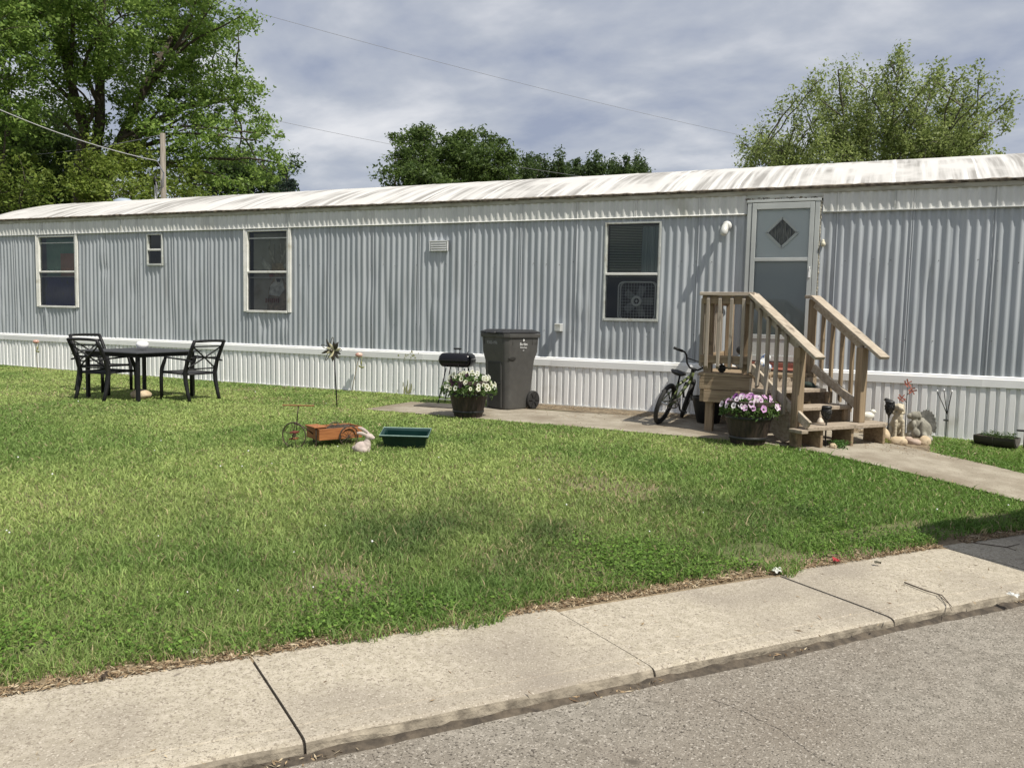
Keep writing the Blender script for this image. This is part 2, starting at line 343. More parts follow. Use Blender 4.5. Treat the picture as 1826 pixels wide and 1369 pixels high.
def make_road():
    mb = MB(); mb.add([st(-.785, -300, -.346), st(-9, -300, -.40), st(-9, 300, -.40), st(-.785, 300, -.346)], [(0, 1, 2, 3)])
    o = structure(mb.build('road', MAT['asphalt']))
    # sidewalk with rolled curb: one slab per joint
    prof = [(0.02, -.62), (0.02, -.279), (0.0, -.2765), (-.40, -.281), (-.665, -.285), (-.670, -.288), (-.676, -.2855), (-.750, -.288), (-.771, -.2915), (-.783, -.299), (-.789, -.312), (-.792, -.335), (-.795, -.40), (-.80, -.62)]
    mb = MB(); rr = random.Random(3)
    for i in range(-14, 40):
        a = i*1.535+.006; b = (i+1)*1.535-.006; cuts = np.linspace(a, b, 9); dz = rr.uniform(-.003, .003); n = len(prof)
        vs = []
        for j, tt in enumerate(cuts):
            for q, (ss, z) in enumerate(prof):
                jj = rr.uniform(-.004, .004) if q >= 8 else 0
                edge = -.004 if (j in (0, 8) and 1 < q < 10) else 0
                vs.append(st(ss+jj, tt, z+dz+jj*.5+edge))
        fs = [(j*n+q, j*n+q+1, (j+1)*n+q+1, (j+1)*n+q) for j in range(8) for q in range(n-1)]
        fs += [tuple(range(n)), tuple(range(9*n-1, 8*n-1, -1))]
        mb.add(vs, fs); mb.mi[-len(fs):] = [1 if (k_ < 8*(n-1) and k_ % (n-1) >= 9) else 0 for k_ in range(len(fs))]
    # packed grit in the joints, just below the slab faces
    cuts = [(.018, -.62), (.018, -.292), (0, -.290), (-.40, -.2945), (-.74, -.302), (-.768, -.307), (-.778, -.318), (-.782, -.62)]; n = len(cuts)
    mb.cur = 2; mb.add([st(ss, t_, z) for t_ in (-21.4, 61.3) for ss, z in cuts], [(q, q+1, n+q+1, n+q) for q in range(n-1)])
    grime = nmat('curb_grime', (.15, .128, .098), (.35, .305, .235), 14, .95, bump=.8, bscale=60, lo=.34, hi=.70)
    structure(mb.build('sidewalk', [MAT['concrete'], grime, nmat('joint_grit', (.022, .018, .014), (.055, .043, .032), 30, .95)]))
    mb = MB(); rr = random.Random(12); vs = []; n = 420
    for i in range(n+1):
        t_ = -6+26*i/n; w = .028+.05*float(hash_noise(np.array(t_*1.3), np.array(.5), 3))**2+rr.uniform(0, .012)
        vs += [st(-.789, t_, -.334+rr.uniform(-.006, .008)), st(-.791-w*.5, t_, -.340+rr.uniform(-.002, .003)), st(-.791-w, t_+rr.uniform(-.02, .02), -.3468)]
    mb.add(vs, [(i*3+k, i*3+k+1, i*3+k+4, i*3+k+3) for i in range(n) for k in range(2)])
    structure(mb.build('gutter', nmat('gutter_grit', (.045, .036, .027), (.11, .088, .064), 22, .95, bump=.8, bscale=70)))
make_road()
def bilinear(name, q, nu, nv, mat, dz=.008, skirt=.05):
    """ground-hugging slab from 4 corners"""
    vs = []; fs = []
    for i in range(nu+1):
        for j in range(nv+1):
            a, b = i/nu, j/nv
            p = (1-a)*(1-b)*np.array(q[0])+a*(1-b)*np.array(q[1])+a*b*np.array(q[2])+(1-a)*b*np.array(q[3])
            vs.append((p[0], p[1], gzf(p[0], min(p[1], 0))+dz))
    w = nv+1
    for i in range(nu):
        for j in range(nv): fs.append((i*w+j, (i+1)*w+j, (i+1)*w+j+1, i*w+j+1))
    mb = MB(); mb.add(vs, fs); return structure(mb.build(name, mat))
PADQ = [(-6.07, -1.98), (.02, -1.98), (.02, -.45), (-6.02, -.9)]
PATHQ = [(-.95, -1.99), (4.2, -4.35), (4.5, -4.0), (.05, -1.0)]
PATHQ = [(-.80, -1.985), (4.0, -4.25), (4.25, -3.70), (.03, -1.02)]
bilinear('patio_pad', PADQ, 60, 14, MAT['pad'], .012)
bilinear('path', PATHQ, 40, 8, MAT['pad'], .017)
def make_dirt():
    mat = nmat('bare_dirt', (.10, .078, .05), (.22, .17, .11), 9, .95, bump=.8, bscale=50, c3=(.32, .25, .16), s3=22, lo3=.58, hi3=.66)
    bilinear('dirt_strip', [(-4.6, -.62), (.50, -.62), (.50, .3), (-4.6, .3)], 40, 4, mat, .006)
    bilinear('dirt_bed', [(.02, -1.05), (.52, -1.36), (.56, -.5), (.05, -.55)], 10, 8, mat, .009)
make_dirt()

# point-in-quad test for the grass
def inquad(x, y, q, grow=0.0):
    q = np.array(q); c = q.mean(0); r = np.ones(len(x), bool)
    for i in range(4):
        a = q[i]; b = q[(i+1) % 4]; e_ = b-a; nrm = np.array([-e_[1], e_[0]])/np.hypot(*e_)
        if np.dot(c-a, nrm) < 0: nrm = -nrm
        r &= ((x-a[0])*nrm[0]+(y-a[1])*nrm[1]) > -grow
    return r
def frustum_mask(x, y, z, margin=60):
    P = np.stack([x, y, z], -1)-CAM; c = P @ ROT
    u = PX+FOC*c[:, 0]/np.maximum(c[:, 2], .01); v = PY+FOC*c[:, 1]/np.maximum(c[:, 2], .01)
    return (c[:, 2] > .3) & (u > -margin*3) & (u < 1826+margin*4) & (v < 1369+margin*3), c[:, 2], u, v
GRASS_HOLES = []      # (x, y, r)
def make_grass():
    N = 2600000
    # sample in depth so that the density falls off with distance
    d = RNG.uniform(2.6, 19.0, N); lat = RNG.uniform(-.72, .78, N)*d
    fx, fy = ROT[0, 2], ROT[1, 2]; h = np.hypot(fx, fy); fx /= h; fy /= h
    x = CAM[0]+fx*d+fy*lat; y = CAM[1]+fy*d-fx*lat
    s = (x-P0[0])*NN[0]+(y-P0[1])*NN[1]; tt = (x-P0[0])*U[0]+(y-P0[1])*U[1]
    edge = .0+.15*fbm(tt, tt*0+3.3, 1.6, 21)+.07*hash_noise(tt*9, s*9, 5) - .10*(hash_noise(tt*2.2, tt*0, 8) > .70)
    keep = (s > edge-.05) & (y < -.015) & (x > -17.5)
    for q, g in ((PADQ, .0), (PATHQ, -.01)):
        wob = .05*(fbm(x, y, 5, 31)-.5)
        keep &= ~inquad(x+wob, y+wob, q, g)
    keep &= ~((x > -4.9) & (x < .42) & (y > -.8)); keep &= ~inquad(x, y, [(.0, -1.15), (.46, -1.40), (.48, -.3), (.05, -.3)])
    for hx, hy, hr in GRASS_HOLES: keep &= ((x-hx)**2+(y-hy)**2) > hr*hr
    # probability falls with distance (uniform in depth already gives 1/d per area)
    p = np.clip(.30*np.ones_like(d), 0, 1); keep &= RNG.random(N) < p
    bare = fbm(x, y, 1.1, 61); keep &= ~((bare < .24) & (RNG.random(N) < .55))
    keep &= ~((s < .45) & (hash_noise(tt*2.5, s*3, 77) < .30) & (RNG.random(N) < .8))
    x, y, d, s, tt = x[keep], y[keep], d[keep], s[keep], tt[keep]
    z = gz(x, y); mk, cz, u_, v_ = frustum_mask(x, y, z); x, y, z, d, s, u_, v_ = x[mk], y[mk], z[mk], d[mk], s[mk], u_[mk], v_[mk]
    n = len(x)
    lush = fbm(x, y, .55, 41); fine = fbm(x, y, 2.6, 43)
    def blob(cx, cy, rx, ry): return np.exp(-(((u_-cx)/rx)**2+((v_-cy)/ry)**2))
    # soft shade painted as dark blade-colour patches, plus wider darker green areas (world positions)
    def shade_patch(cx, cy, r1, r2, ang):
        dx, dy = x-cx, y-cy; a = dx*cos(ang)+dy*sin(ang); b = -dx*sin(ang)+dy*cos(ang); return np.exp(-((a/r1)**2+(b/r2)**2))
    dark = np.clip((1.0*shade_patch(-2.5, -6.1, 1.15, .8, .6)+.95*shade_patch(-.8, -4.42, 1.25, .36, .05)+.38*shade_patch(-1.3, -5.5, 1.9, .9, .75)+.35*shade_patch(-4.3, -6.6, .7, .5, .7))*np.clip(1.6*fine, .3, 1.2)*.66, 0, .8)
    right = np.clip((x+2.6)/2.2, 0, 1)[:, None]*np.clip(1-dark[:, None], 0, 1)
    hgt = RNG.uniform(.026, .058, n)*np.clip(1.25-d/16, .5, 1)*(0.85+.5*lush)*(1+.25*dark)*np.where(s < .35, 1.2, 1)
    tall = RNG.random(n) < .03; hgt = np.where(tall, hgt*1.6, hgt)
    wid = RNG.uniform(.0022, .0042, n)*np.clip(d/4.6, .75, 3.2)
    ang = RNG.uniform(0, 2*pi, n); lean = RNG.uniform(.40, 1.35, n)*hgt*np.clip(.75+d/22, .8, 1.3); la = RNG.uniform(0, 2*pi, n)
    wx, wy = np.cos(ang)*wid, np.sin(ang)*wid; lx, ly = np.cos(la)*lean, np.sin(la)*lean
    B = np.stack([x, y, z-.004], -1)
    v0 = B+np.stack([-wx, -wy, 0*wx], -1); v1 = B+np.stack([wx, wy, 0*wx], -1)
    mid = B+np.stack([lx*.35, ly*.35, hgt*.62], -1)
    v2 = mid+np.stack([wx*.8, wy*.8, 0*wx], -1); v3 = mid+np.stack([-wx*.8, -wy*.8, 0*wx], -1)
    v4 = B+np.stack([lx, ly, hgt*np.where(lean > hgt, .75, .95)], -1)
    V = np.stack([v0, v1, v2, v3, v4], 1).reshape(-1, 3); b = np.arange(n)*5
    F = np.concatenate([np.stack([b, b+1, b+2], -1), np.stack([b, b+2, b+3], -1), np.stack([b+3, b+2, b+4], -1)])
    g_light = np.array([.385, .475, .155]); g_mid = np.array([.20, .305, .08]); g_dark = np.array([.055, .105, .032]); straw = np.array([.50, .42, .24])
    k = np.clip((lush-.36)*2.6+(fine-.5)*1.1+RNG.normal(0, .22, n), 0, 1)[:, None]
    nearg = np.clip(1-s/1.7, 0, 1)[:, None]*.45
    C = g_light*(1-k)+g_mid*k; C = C*(1-nearg)+np.array([.105, .215, .045])*nearg
    C = C*(1-.55*right)+np.array([.135, .265, .042])*.55*right
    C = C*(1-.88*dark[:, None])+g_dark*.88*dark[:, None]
    dry = RNG.random(n) < (.045+.13*np.clip(.55-lush, 0, 1)+.10*(bare[keep][mk] < .33) + .10*(s < .12))
    C[dry] = straw*RNG.uniform(.6, 1.1, (dry.sum(), 1))
    C *= RNG.uniform(.75, 1.25, (n, 1))
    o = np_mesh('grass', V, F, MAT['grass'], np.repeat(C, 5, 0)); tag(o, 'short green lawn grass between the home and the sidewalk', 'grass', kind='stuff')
    print('grass blades', n)
def make_crack():
    rr = random.Random(3); r0 = lambda px, py: Vector(CAM+ray(px, py)*((-.352-CAM[2])/ray(px, py)[2]))
    P = [r0(1268, 1247), r0(1330, 1272), r0(1395, 1305), r0(1450, 1345), r0(1500, 1372), r0(1560, 1400)]; L_ = []; R_ = []
    pts = [P[i].lerp(P[i+1], k/9) for i in range(5) for k in range(9)]
    for p in pts:
        w = rr.uniform(.001, .0032); j = Vector((rr.uniform(-.006, .006), rr.uniform(-.006, .006), 0)); s_ = (p.x-P0[0])*NN[0]+(p.y-P0[1])*NN[1]; z = -.346+(s_+.785)/(-8.2)*(-.054)+.0012
        L_.append((p.x+j.x-w, p.y+j.y+w, z)); R_.append((p.x+j.x+w, p.y+j.y-w, z))
    n = len(pts); mb = MB(); mb.add(L_+R_, [(i, i+1, n+i+1, n+i) for i in range(n-1)]); structure(mb.build('road_crack', nmat('crack_dark', (.03, .025, .02))))
make_crack()
def make_litter():
    """dry clippings and leaf bits along the pavement edges and the wall"""
    pts = []
    n = 26000; tt = RNG.uniform(-3, 14, n); s = -.012+np.abs(RNG.normal(0, .075, n)); pts.append((np.stack([P0[0]+s*NN[0]+tt*U[0], P0[1]+s*NN[1]+tt*U[1]], -1), -.275+.016*RNG.random(n), (hash_noise(tt*1.7, tt*0, 4) > .18)))
    n = 1500; tt = RNG.uniform(-3, 14, n); s = -.80-np.abs(RNG.normal(0, .025, n)); pts.append((np.stack([P0[0]+s*NN[0]+tt*U[0], P0[1]+s*NN[1]+tt*U[1]], -1), -.344+.012*RNG.random(n), hash_noise(tt*2.1, tt*0, 14) > .45))
    n = 260; tt = RNG.uniform(-1, 8, n); s = -RNG.uniform(.0, .85, n); pts.append((np.stack([P0[0]+s*NN[0]+tt*U[0], P0[1]+s*NN[1]+tt*U[1]], -1), -.279+.004*RNG.random(n), RNG.random(n) > .3))
    n = 2600; x = RNG.uniform(-4.6, .3, n); y = -.12-np.abs(RNG.normal(0, .3, n)); pts.append((np.stack([x, y], -1), gz(x, y)+.014+.01*RNG.random(n), hash_noise(x*3, y*3, 4) > .35))
    n = 900; x = RNG.uniform(-.2, 1.0, n); y = RNG.uniform(-1.6, -.3, n); pts.append((np.stack([x, y], -1), gz(x, y)+.02, RNG.random(n) > .4))
    n = 300; x = RNG.uniform(-6, .0, n); y = RNG.uniform(-2, -.6, n); pts.append((np.stack([x, y], -1), gz(x, y)+.016, RNG.random(n) > .3))
    Vs = []; Cs = []
    for xy, z, kk in pts:
        xy, z = xy[kk], z[kk]; m_ = len(z); a = RNG.uniform(0, 2*pi, m_); L = RNG.uniform(.006, .024, m_); W = RNG.uniform(.001, .0042, m_)
        c = np.stack([xy[:, 0], xy[:, 1], z], -1); ax = np.stack([np.cos(a)*L, np.sin(a)*L, RNG.uniform(-.002, .008, m_)], -1); bx = np.stack([-np.sin(a)*W, np.cos(a)*W, RNG.uniform(-.003, .003, m_)], -1)
        Vs.append(np.stack([c-ax, c+bx, c+ax, c-bx], 1).reshape(-1, 3))
        base = np.where(RNG.random((m_, 1)) < .5, np.array([[.34, .25, .15]]), np.where(RNG.random((m_, 1)) < .5, np.array([[.20, .13, .075]]), np.array([[.46, .38, .26]])))
        Cs.append(np.repeat(base*RNG.uniform(.6, 1.2, (m_, 1)), 4, 0))
    V = np.concatenate(Vs); C = np.concatenate(Cs); n = len(V)//4; F = np.arange(n*4).reshape(n, 4)
    tag(np_mesh('dry_clippings', V, F, MAT['litter'], C), 'tan dry grass clippings and leaf bits along the pavement edges', 'plant litter', kind='stuff')
    n = 60000; tt_ = RNG.uniform(-1.5, 9, n); s_ = .08+np.abs(RNG.normal(0, .55, n)); x = P0[0]+s_*NN[0]+tt_*U[0]; y = P0[1]+s_*NN[1]+tt_*U[1]
    ok = (fbm(x, y, 1.5, 91)+.22*RNG.random(len(x)) > .66+.10*s_) & (y < -.3) & ~inquad(x, y, PADQ, .02) & ~inquad(x, y, PATHQ, .02); x, y = x[ok], y[ok]; z = gz(x, y)+RNG.uniform(.012, .05, len(x))
    V, C = leaf_quads(np.stack([x, y, z], -1), RNG.uniform(.006, .013, len(x)), 1.2, np.array([.09, .18, .028]), np.array([.20, .33, .06]), asp=.8)
    tag(np_mesh('clover', V, np.arange(len(V)).reshape(-1, 4), MAT['grass'], C), 'broad leaved clover and weeds mixed into the lawn beside the sidewalk', 'ground cover', kind='stuff')
    # white clover heads scattered in the lawn
    n = 70; d = RNG.uniform(4, 13, n); lat = RNG.uniform(-.7, .7, n)*d; fx, fy = ROT[0, 2], ROT[1, 2]
    x = CAM[0]+fx*d+fy*lat; y = CAM[1]+fy*d-fx*lat; s = (x-P0[0])*NN[0]+(y-P0[1])*NN[1]
    ok = (s > .3) & (y < -.3) & ~inquad(x, y, PADQ, .1) & ~inquad(x, y, PATHQ, .1) & (x > -15); x, y = x[ok], y[ok]; z = gz(x, y)+.05
    mb = MB()
    for a, b, c in zip(x, y, z): mb.ell((a, b, c), RNG.uniform(.004, .008), 6, 4)
    tag(mb.build('clover_blossoms', MAT['print_white'], smooth=True), 'tiny white clover blossoms dotted over the lawn', 'flowers', kind='stuff')
# ------------------------------------------------------------------ MOBILE HOME
HX0, HX1, HD = -16.40, 5.2, 4.2            # left end, right end, depth of the home
Z_SK, Z_BAND, Z_EAVE, Z_RIDGE = .672, 2.575, 2.872, 3.47
WINS = [(-14.88, -13.85, 1.20, 2.545, 1.88), (-9.77, -8.90, 1.20, 2.545, 1.87), (-3.555, -2.785, 1.20, 2.515, 1.835)]
SMALLW = (-12.03, -11.655, 1.975, 2.535, 2.26)
DOOR = (-1.69, -.835, .70, 2.725)
home = thing('mobile_home', 'long grey corrugated mobile home with white skirting and a stained white roof', 'mobile home', (0, 0, 0))
PITCH = .0995; PANEL = 8*PITCH+.034
def rib_depth(x):
    """0 = groove, 1 = crown; panels of eight ribs with a flat lap between"""
    q = (x-HX0) % PANEL
    if q > 8*PITCH: return .15 if .0135 < q-8*PITCH < .0185 else 1.0
    f = (q % PITCH)/PITCH; s = min(max((abs(f-.5)-.10)/.24, 0), 1); s = s*s*(3-2*s)
    return 1-s
def rib_xs(a, b, k=10):
    xs = [a]; x0 = HX0; i = 0
    while x0+i*PANEL < b:
        base = x0+i*PANEL
        for j in range(8*k+1):
            x_ = base+j*PITCH/k
            if a < x_ < b: xs.append(x_)
        for ee in (.012, .0145, .0175, .020, .0335):
            x_ = base+8*PITCH+ee
            if a < x_ < b: xs.append(x_)
        i += 1
    xs.append(b); return xs
dents = [(random.uniform(-16, 3), random.uniform(.8, 2.4), random.uniform(.03, .11), random.uniform(.08, .5), random.uniform(-.018, .018)) for _ in range(120)]
dents += [(-9.4, .98, .12, .10, .016), (-9.0, .93, .10, .12, -.012), (-.20, 1.62, .07, .22, .018), (-.12, 1.35, .05, .25, -.014), (-2.2, 1.05, .06, .05, .012), (-3.9, .88, .06, .08, .012)]
def corr(mb, a, b, z0, z1, y0, dep, nz, amp=1.0, bend=True):
    xs = rib_xs(a, b); zs = np.linspace(z0, z1, nz+1); o = len(xs); vs = []
    for z in zs:
        for x in xs:
            y = y0-dep*rib_depth(x)
            if bend:
                for (dx, dz, rx, rz, am) in dents:
                    if abs(x-dx) < 2.5*rx and abs(z-dz) < 2.5*rz: y += am*amp*math.exp(-((x-dx)/rx)**2-((z-dz)/rz)**2)
                y += .0035*sin(x*1.7+z*2.3)+.002*sin(x*.61+1.3)+.002*sin(x*5.3-z*3.1)*sin(z*4+x)
            vs.append((x, y, z))
    fs = [(i*o+j, i*o+j+1, (i+1)*o+j+1, (i+1)*o+j) for i in range(nz) for j in range(o-1)]
    mb.add(vs, fs)
def make_siding():
    mb = MB(); cuts = sorted([(w[0], w[1], w[2], w[3]) for w in WINS+[SMALLW, DOOR]]); x = HX0
    for (a, b, z0, z1) in cuts:
        corr(mb, x, a+.02, Z_SK-.03, Z_BAND+.1, 0, .0165, 14)
        if z0 > .8: corr(mb, a+.02, b-.02, Z_SK-.03, z0+.02, 0, .0165, 5)
        if z1 < Z_BAND+.05: corr(mb, a+.02, b-.02, z1-.02, Z_BAND+.1, 0, .0165, 1)
        x = b-.02
    corr(mb, x, HX1, Z_SK-.03, Z_BAND+.1, 0, .0165, 14)
    o = mb.build('siding', MAT['siding'], home, smooth=True, recalc=False)
    # screws
    sb = MB(); rr = random.Random(5); x = HX0+.06
    while x < 3:
        for z in (1.05, 1.98):
            if rr.random() < .72 and not any(w[0]-.03 < x < w[1]+.03 and w[2] < z < w[3] for w in WINS+[DOOR, SMALLW]):
                sb.ell((x+rr.uniform(-.01, .01), -.0145, z+rr.uniform(-.03, .03)), (.0065, .003, .0065), 6, 4)
        x += PITCH*rr.choice((2, 2, 3))
    p = sb.build('siding_screws', nmat('screw_head', (.10, .10, .10)), home, smooth=True); p['kind'] = 'stuff'
make_siding()
def make_band():
    mb = MB()
    for a, b in ((HX0-.02, DOOR[0]-.012), (DOOR[1]+.03, HX1)):
        corr(mb, a, b, Z_BAND, Z_EAVE-.03, -.020, .013, 2, .5)
        mb.box2((a, -.040, Z_BAND-.012), (b, -.012, Z_BAND+.002))
    mb.box2((DOOR[0]-.012, -.036, DOOR[3]+.012), (DOOR[1]+.03, -.008, Z_EAVE-.03))
    o = mb.build('fascia_band', MAT['band'], home, recalc=False)
    for p in o.data.polygons: p.use_smooth = len(p.vertices) == 4 and abs(p.normal.z) < .3
    # vertical laps of the band
    for x in (-12.66, -8.88, -.02): MB().box2((x, -.0395, Z_BAND), (x+.012, -.030, Z_EAVE-.03)).build('band_lap', MAT['trim_grey'], home)
make_band()
def make_roof():
    nx, ny = 150, 12; vs = []; rr = random.Random(8)
    yo = -.068
    for i in range(nx+1):
        x = HX0-.12+(HX1-HX0+.2)*i/nx
        for j in range(ny+1):
            f = j/ny; y = yo+(HD-2*yo)*f; a = 1-abs(2*f-1)
            z = Z_EAVE+(Z_RIDGE-Z_EAVE)*(1-(1-a)**1.55) + rr.uniform(-.0015, .0015)
            z += .03*max(0, (x+16)/17)*a
            vs.append((x, y+(rr.uniform(-.012, .012) if j == 0 else 0), z))
    fs = [(i*(ny+1)+j, (i+1)*(ny+1)+j, (i+1)*(ny+1)+j+1, i*(ny+1)+j+1) for i in range(nx) for j in range(ny)]
    mb = MB(); mb.add(vs, fs); o = mb.build('roof', MAT['roof'], home, smooth=True, recalc=False)
    # raised lap seams across the roof
    seam_mat = nmat('roof_seam_coat', (.54, .525, .495), (.66, .645, .615), 9, .8)
    x = HX0+.3
    while x < HX1:
        pts = []
        for j in range(ny//2+1):
            f = j/ny; y = yo+.01+(HD-2*yo)*f; a = 1-abs(2*f-1); pts.append((x+rr.uniform(-.01, .01), y, Z_EAVE+(Z_RIDGE-Z_EAVE)*(1-(1-a)**1.55)+.03*max(0, (x+16)/17)*a+.002))
        sb = MB(); W_s = rr.uniform(.02, .032); vs = [(p[0]+dx, p[1], p[2]+dz) for p in pts for dx, dz in ((-W_s, -.003), (-W_s*.6, .003), (W_s*.6, .003), (W_s, -.003))]
        sb.add(vs, [(k*4+j, k*4+j+1, k*4+j+5, k*4+j+4) for k in range(len(pts)-1) for j in range(3)]); sb.build('roof_seam', seam_mat, o, smooth=True)
        x += rr.uniform(.80, .95)
    # ragged dirty lip at the eave, drip rail under it
    lb = MB(); X = HX0-.12; vs = []
    n = 320
    for i in range(n+1):
        x = X+(HX1-X+.05)*i/n; t = rr.uniform(.012, .028); yy = yo-.012+rr.uniform(-.005, .005)
        vs += [(x, yy+.03, Z_EAVE+.012+.01*rr.random()), (x, yy, Z_EAVE+.004), (x, yy+.006, Z_EAVE-t), (x, yy+.05, Z_EAVE-t)]
    lb.add(vs, [(i*4+a, i*4+a+1, i*4+a+5, i*4+a+4) for i in range(n) for a in range(3)])
    lb.build('roof_edge', MAT['rust'], o)
    gb = MB(); gb.prism([(-.012, Z_EAVE-.075), (-.044, Z_EAVE-.070), (-.056, Z_EAVE-.022), (-.02, Z_EAVE-.018)], HX0-.05, HX1, 'x')
    gb.build('drip_rail', MAT['gutter'], o)
    vb = MB(); vb.lathe([(.22, 0), (.22, .10), (.20, .16), (.12, .20), (0.01, .21)], (-15.62, 2.6, 3.43), 20); vb.build('roof_vent', nmat('vent_grey', (.30, .35, .42)), o, smooth=True)
    # shell: ends, back, floor
    b = MB(); end = [(0.03, .1), (HD-.03, .1), (HD-.03, Z_EAVE)]+[(HD*f, Z_EAVE+(Z_RIDGE-Z_EAVE)*(1-abs(1-2*(f))**1.55)-.02) for f in np.linspace(.97, .03, 15)]+[(.03, Z_EAVE)]
    for x0 in (HX0+.005, HX1-.03): b.prism(end, x0, x0+.02, 'x')
    b.box2((HX0+.03, HD-.05, .1), (HX1-.04, HD-.03, Z_EAVE)); b.box2((HX0+.03, .06, .60), (HX1-.04, HD-.06, .64)); b.box2((HX0+.03, .06, Z_BAND+.02), (HX1-.04, HD-.06, Z_BAND+.05))
    b.build('shell', MAT['inside'], home)
make_roof()
def make_skirt():
    """vinyl skirting: panels of ribs, following the ground at the bottom"""
    P = .0993; xs = []; x = HX0
    prof = [(0, 0), (.010, .024), (.064, .024), (.072, .002), (.0992, 0)]
    ys = []; k = 0
    while x < HX1:
        wide = (k % 4) in (0, 1)
        for (f, d) in prof: xs.append(x+f); ys.append(-.003-d-(.006 if wide and d > .01 else 0))
        x += P; k += 1
    n = len(xs); vs = []
    for zf in (0, .5, 1):
        for x, y in zip(xs, ys):
            zb = float(g0(x))+.012; z = zb+(Z_SK-.1-zb)*zf; vs.append((x, y-.004*sin(x*.8)*(1-zf), z))
    mb = MB(); mb.add(vs, [(i*n+j, i*n+j+1, (i+1)*n+j+1, (i+1)*n+j) for i in range(2) for j in range(n-1)])
    sk = mb.build('skirting', MAT['skirt'], home, recalc=False)
    cb = MB(); cb.prism([(-.002, Z_SK-.125), (-.040, Z_SK-.125), (-.043, Z_SK-.120), (-.043, Z_SK-.032), (-.034, Z_SK-.026), (-.034, Z_SK-.012), (-.028, Z_SK-.004), (-.016, Z_SK+.004), (-.002, Z_SK+.004)], HX0-.01, HX1, 'x')
    cb.build('skirt_cap', MAT['skirt'], sk, bevel=.002)
    jm = nmat('cap_lap_vinyl', (.74, .74, .73))
    for x in (-15.9, -12.2, -7.95, -4.28, -.6, 3.0): MB().box2((x, -.0445, Z_SK-.122), (x+1.6, -.0425, Z_SK-.034)).build('cap_lap', jm, sk)
    tb = MB()
    for i in range(60):
        a = HX0+(HX1-HX0)*i/60; b = HX0+(HX1-HX0)*(i+1)/60; za, zb = float(g0(a)), float(g0(b)); tb.add([(a, -.034, za), (b, -.034, zb), (b, -.034, zb+.022), (a, -.034, za+.022), (a, -.002, za+.024), (b, -.002, zb+.024)], [(0, 1, 2, 3), (3, 2, 5, 4)])
    tb.build('bottom_track', nmat('track_vinyl', (.62, .62, .60), (.70, .70, .68), 6, .5), sk)
    # algae stain patches that grew on the vinyl
    gs = MB(); rr = random.Random(2)
    for _ in range(24):
        x = -6.62+rr.gauss(0, .05); h = abs(rr.gauss(0, .09)); gs.ell((x, -.034, .03+h), (rr.uniform(.004, .010), .0012, rr.uniform(.02, .06)), 6, 4)
    for _ in range(26): gs.ell((-6.58+rr.gauss(0, .07), -.0445, Z_SK-.07+rr.gauss(0, .03)), (rr.uniform(.004, .016), .0014, rr.uniform(.004, .018)), 6, 4)
    gs.build('algae_stain', nmat('algae', (.20, .21, .07), (.40, .39, .22), 30, .9), sk)
make_skirt()

def window(x0, x1, z0, z1, zm, trims=True, frame=MAT['trim']):
    w = MB(); y0, y1 = -.030, .035; t = .024
    for (a, b) in (((x0, y0, z0), (x0+t, y1, z1)), ((x1-t, y0, z0), (x1, y1, z1)), ((x0+t, y0, z1-t), (x1-t, y1, z1)), ((x0+t, y0-.008, z0), (x1-t, y1, z0+.035))): w.box2(a, b)
    o = w.build('window', frame, home, bevel=.003)
    if trims:
        s = MB()
        for xx in (x0-.055, x1+.004): s = MB(); s.box2((xx, -.034, z0+.01), (xx+.051, -.004, Z_BAND-.015)); s.box2((xx+.012, -.040, z0+.01), (xx+.022, -.034, Z_BAND-.015)); s.build('side_trim', MAT['trim'], o, bevel=.002)
    r = MB(); r.box2((x0+t, -.026, zm-.022), (x1-t, .03, zm+.010)); r.build('meeting_rail', MAT['trim'], o, bevel=.003)
    q = MB()
    for z in (zm-.105, z1-t-.115) if trims else (): q.box2((x0+t+.012, .004, z), (x1-t-.012, .020, z+.016))
    if trims: q.build('sash', MAT['trim_grey'], o)
    for xx in (x0+t, x1-t-.016): q = MB(); q.box2((xx, .002, z0+.035), (xx+.014, .028, zm-.024)); q.box2((xx, .004, zm-.024), (xx+.012, .028, z1-t)); q.build('sash_stile', MAT['trim_grey'], o)
    g = MB(); g.add([(x0+t, .010, zm), (x1-t, .010, zm), (x1-t, .010, z1-t), (x0+t, .010, z1-t)], [(0, 1, 2, 3)]); g.build('pane', MAT['glass'], o)
    g = MB(); g.add([(x0+t, -.004, z0+.03), (x1-t, -.004, z0+.03), (x1-t, -.004, zm), (x0+t, -.004, zm)], [(0, 1, 2, 3)]); g.build('insect_screen', MAT['screen'], o)
    return o
w1 = window(*WINS[0]); w2 = window(*WINS[1]); w3 = window(*WINS[2], trims=False, frame=MAT['trim_grey']); sw = window(*SMALLW, trims=False, frame=MAT['trim_grey'])
def curtain(x0, x1, z0, z1, y, mat, name, waves=7, amp=.012):
    n = 48; vs = []
    for z in (z0, (z0+z1)/2, z1):
        for i in range(n+1): vs.append((x0+(x1-x0)*i/n, y+amp*sin(i/n*waves*2*pi)+(.006*sin(i*1.9)), z))
    mb = MB(); mb.add(vs, [(k*(n+1)+i, k*(n+1)+i+1, (k+1)*(n+1)+i+1, (k+1)*(n+1)+i) for k in range(2) for i in range(n)])
    return mb.build(name, mat, home, smooth=True)
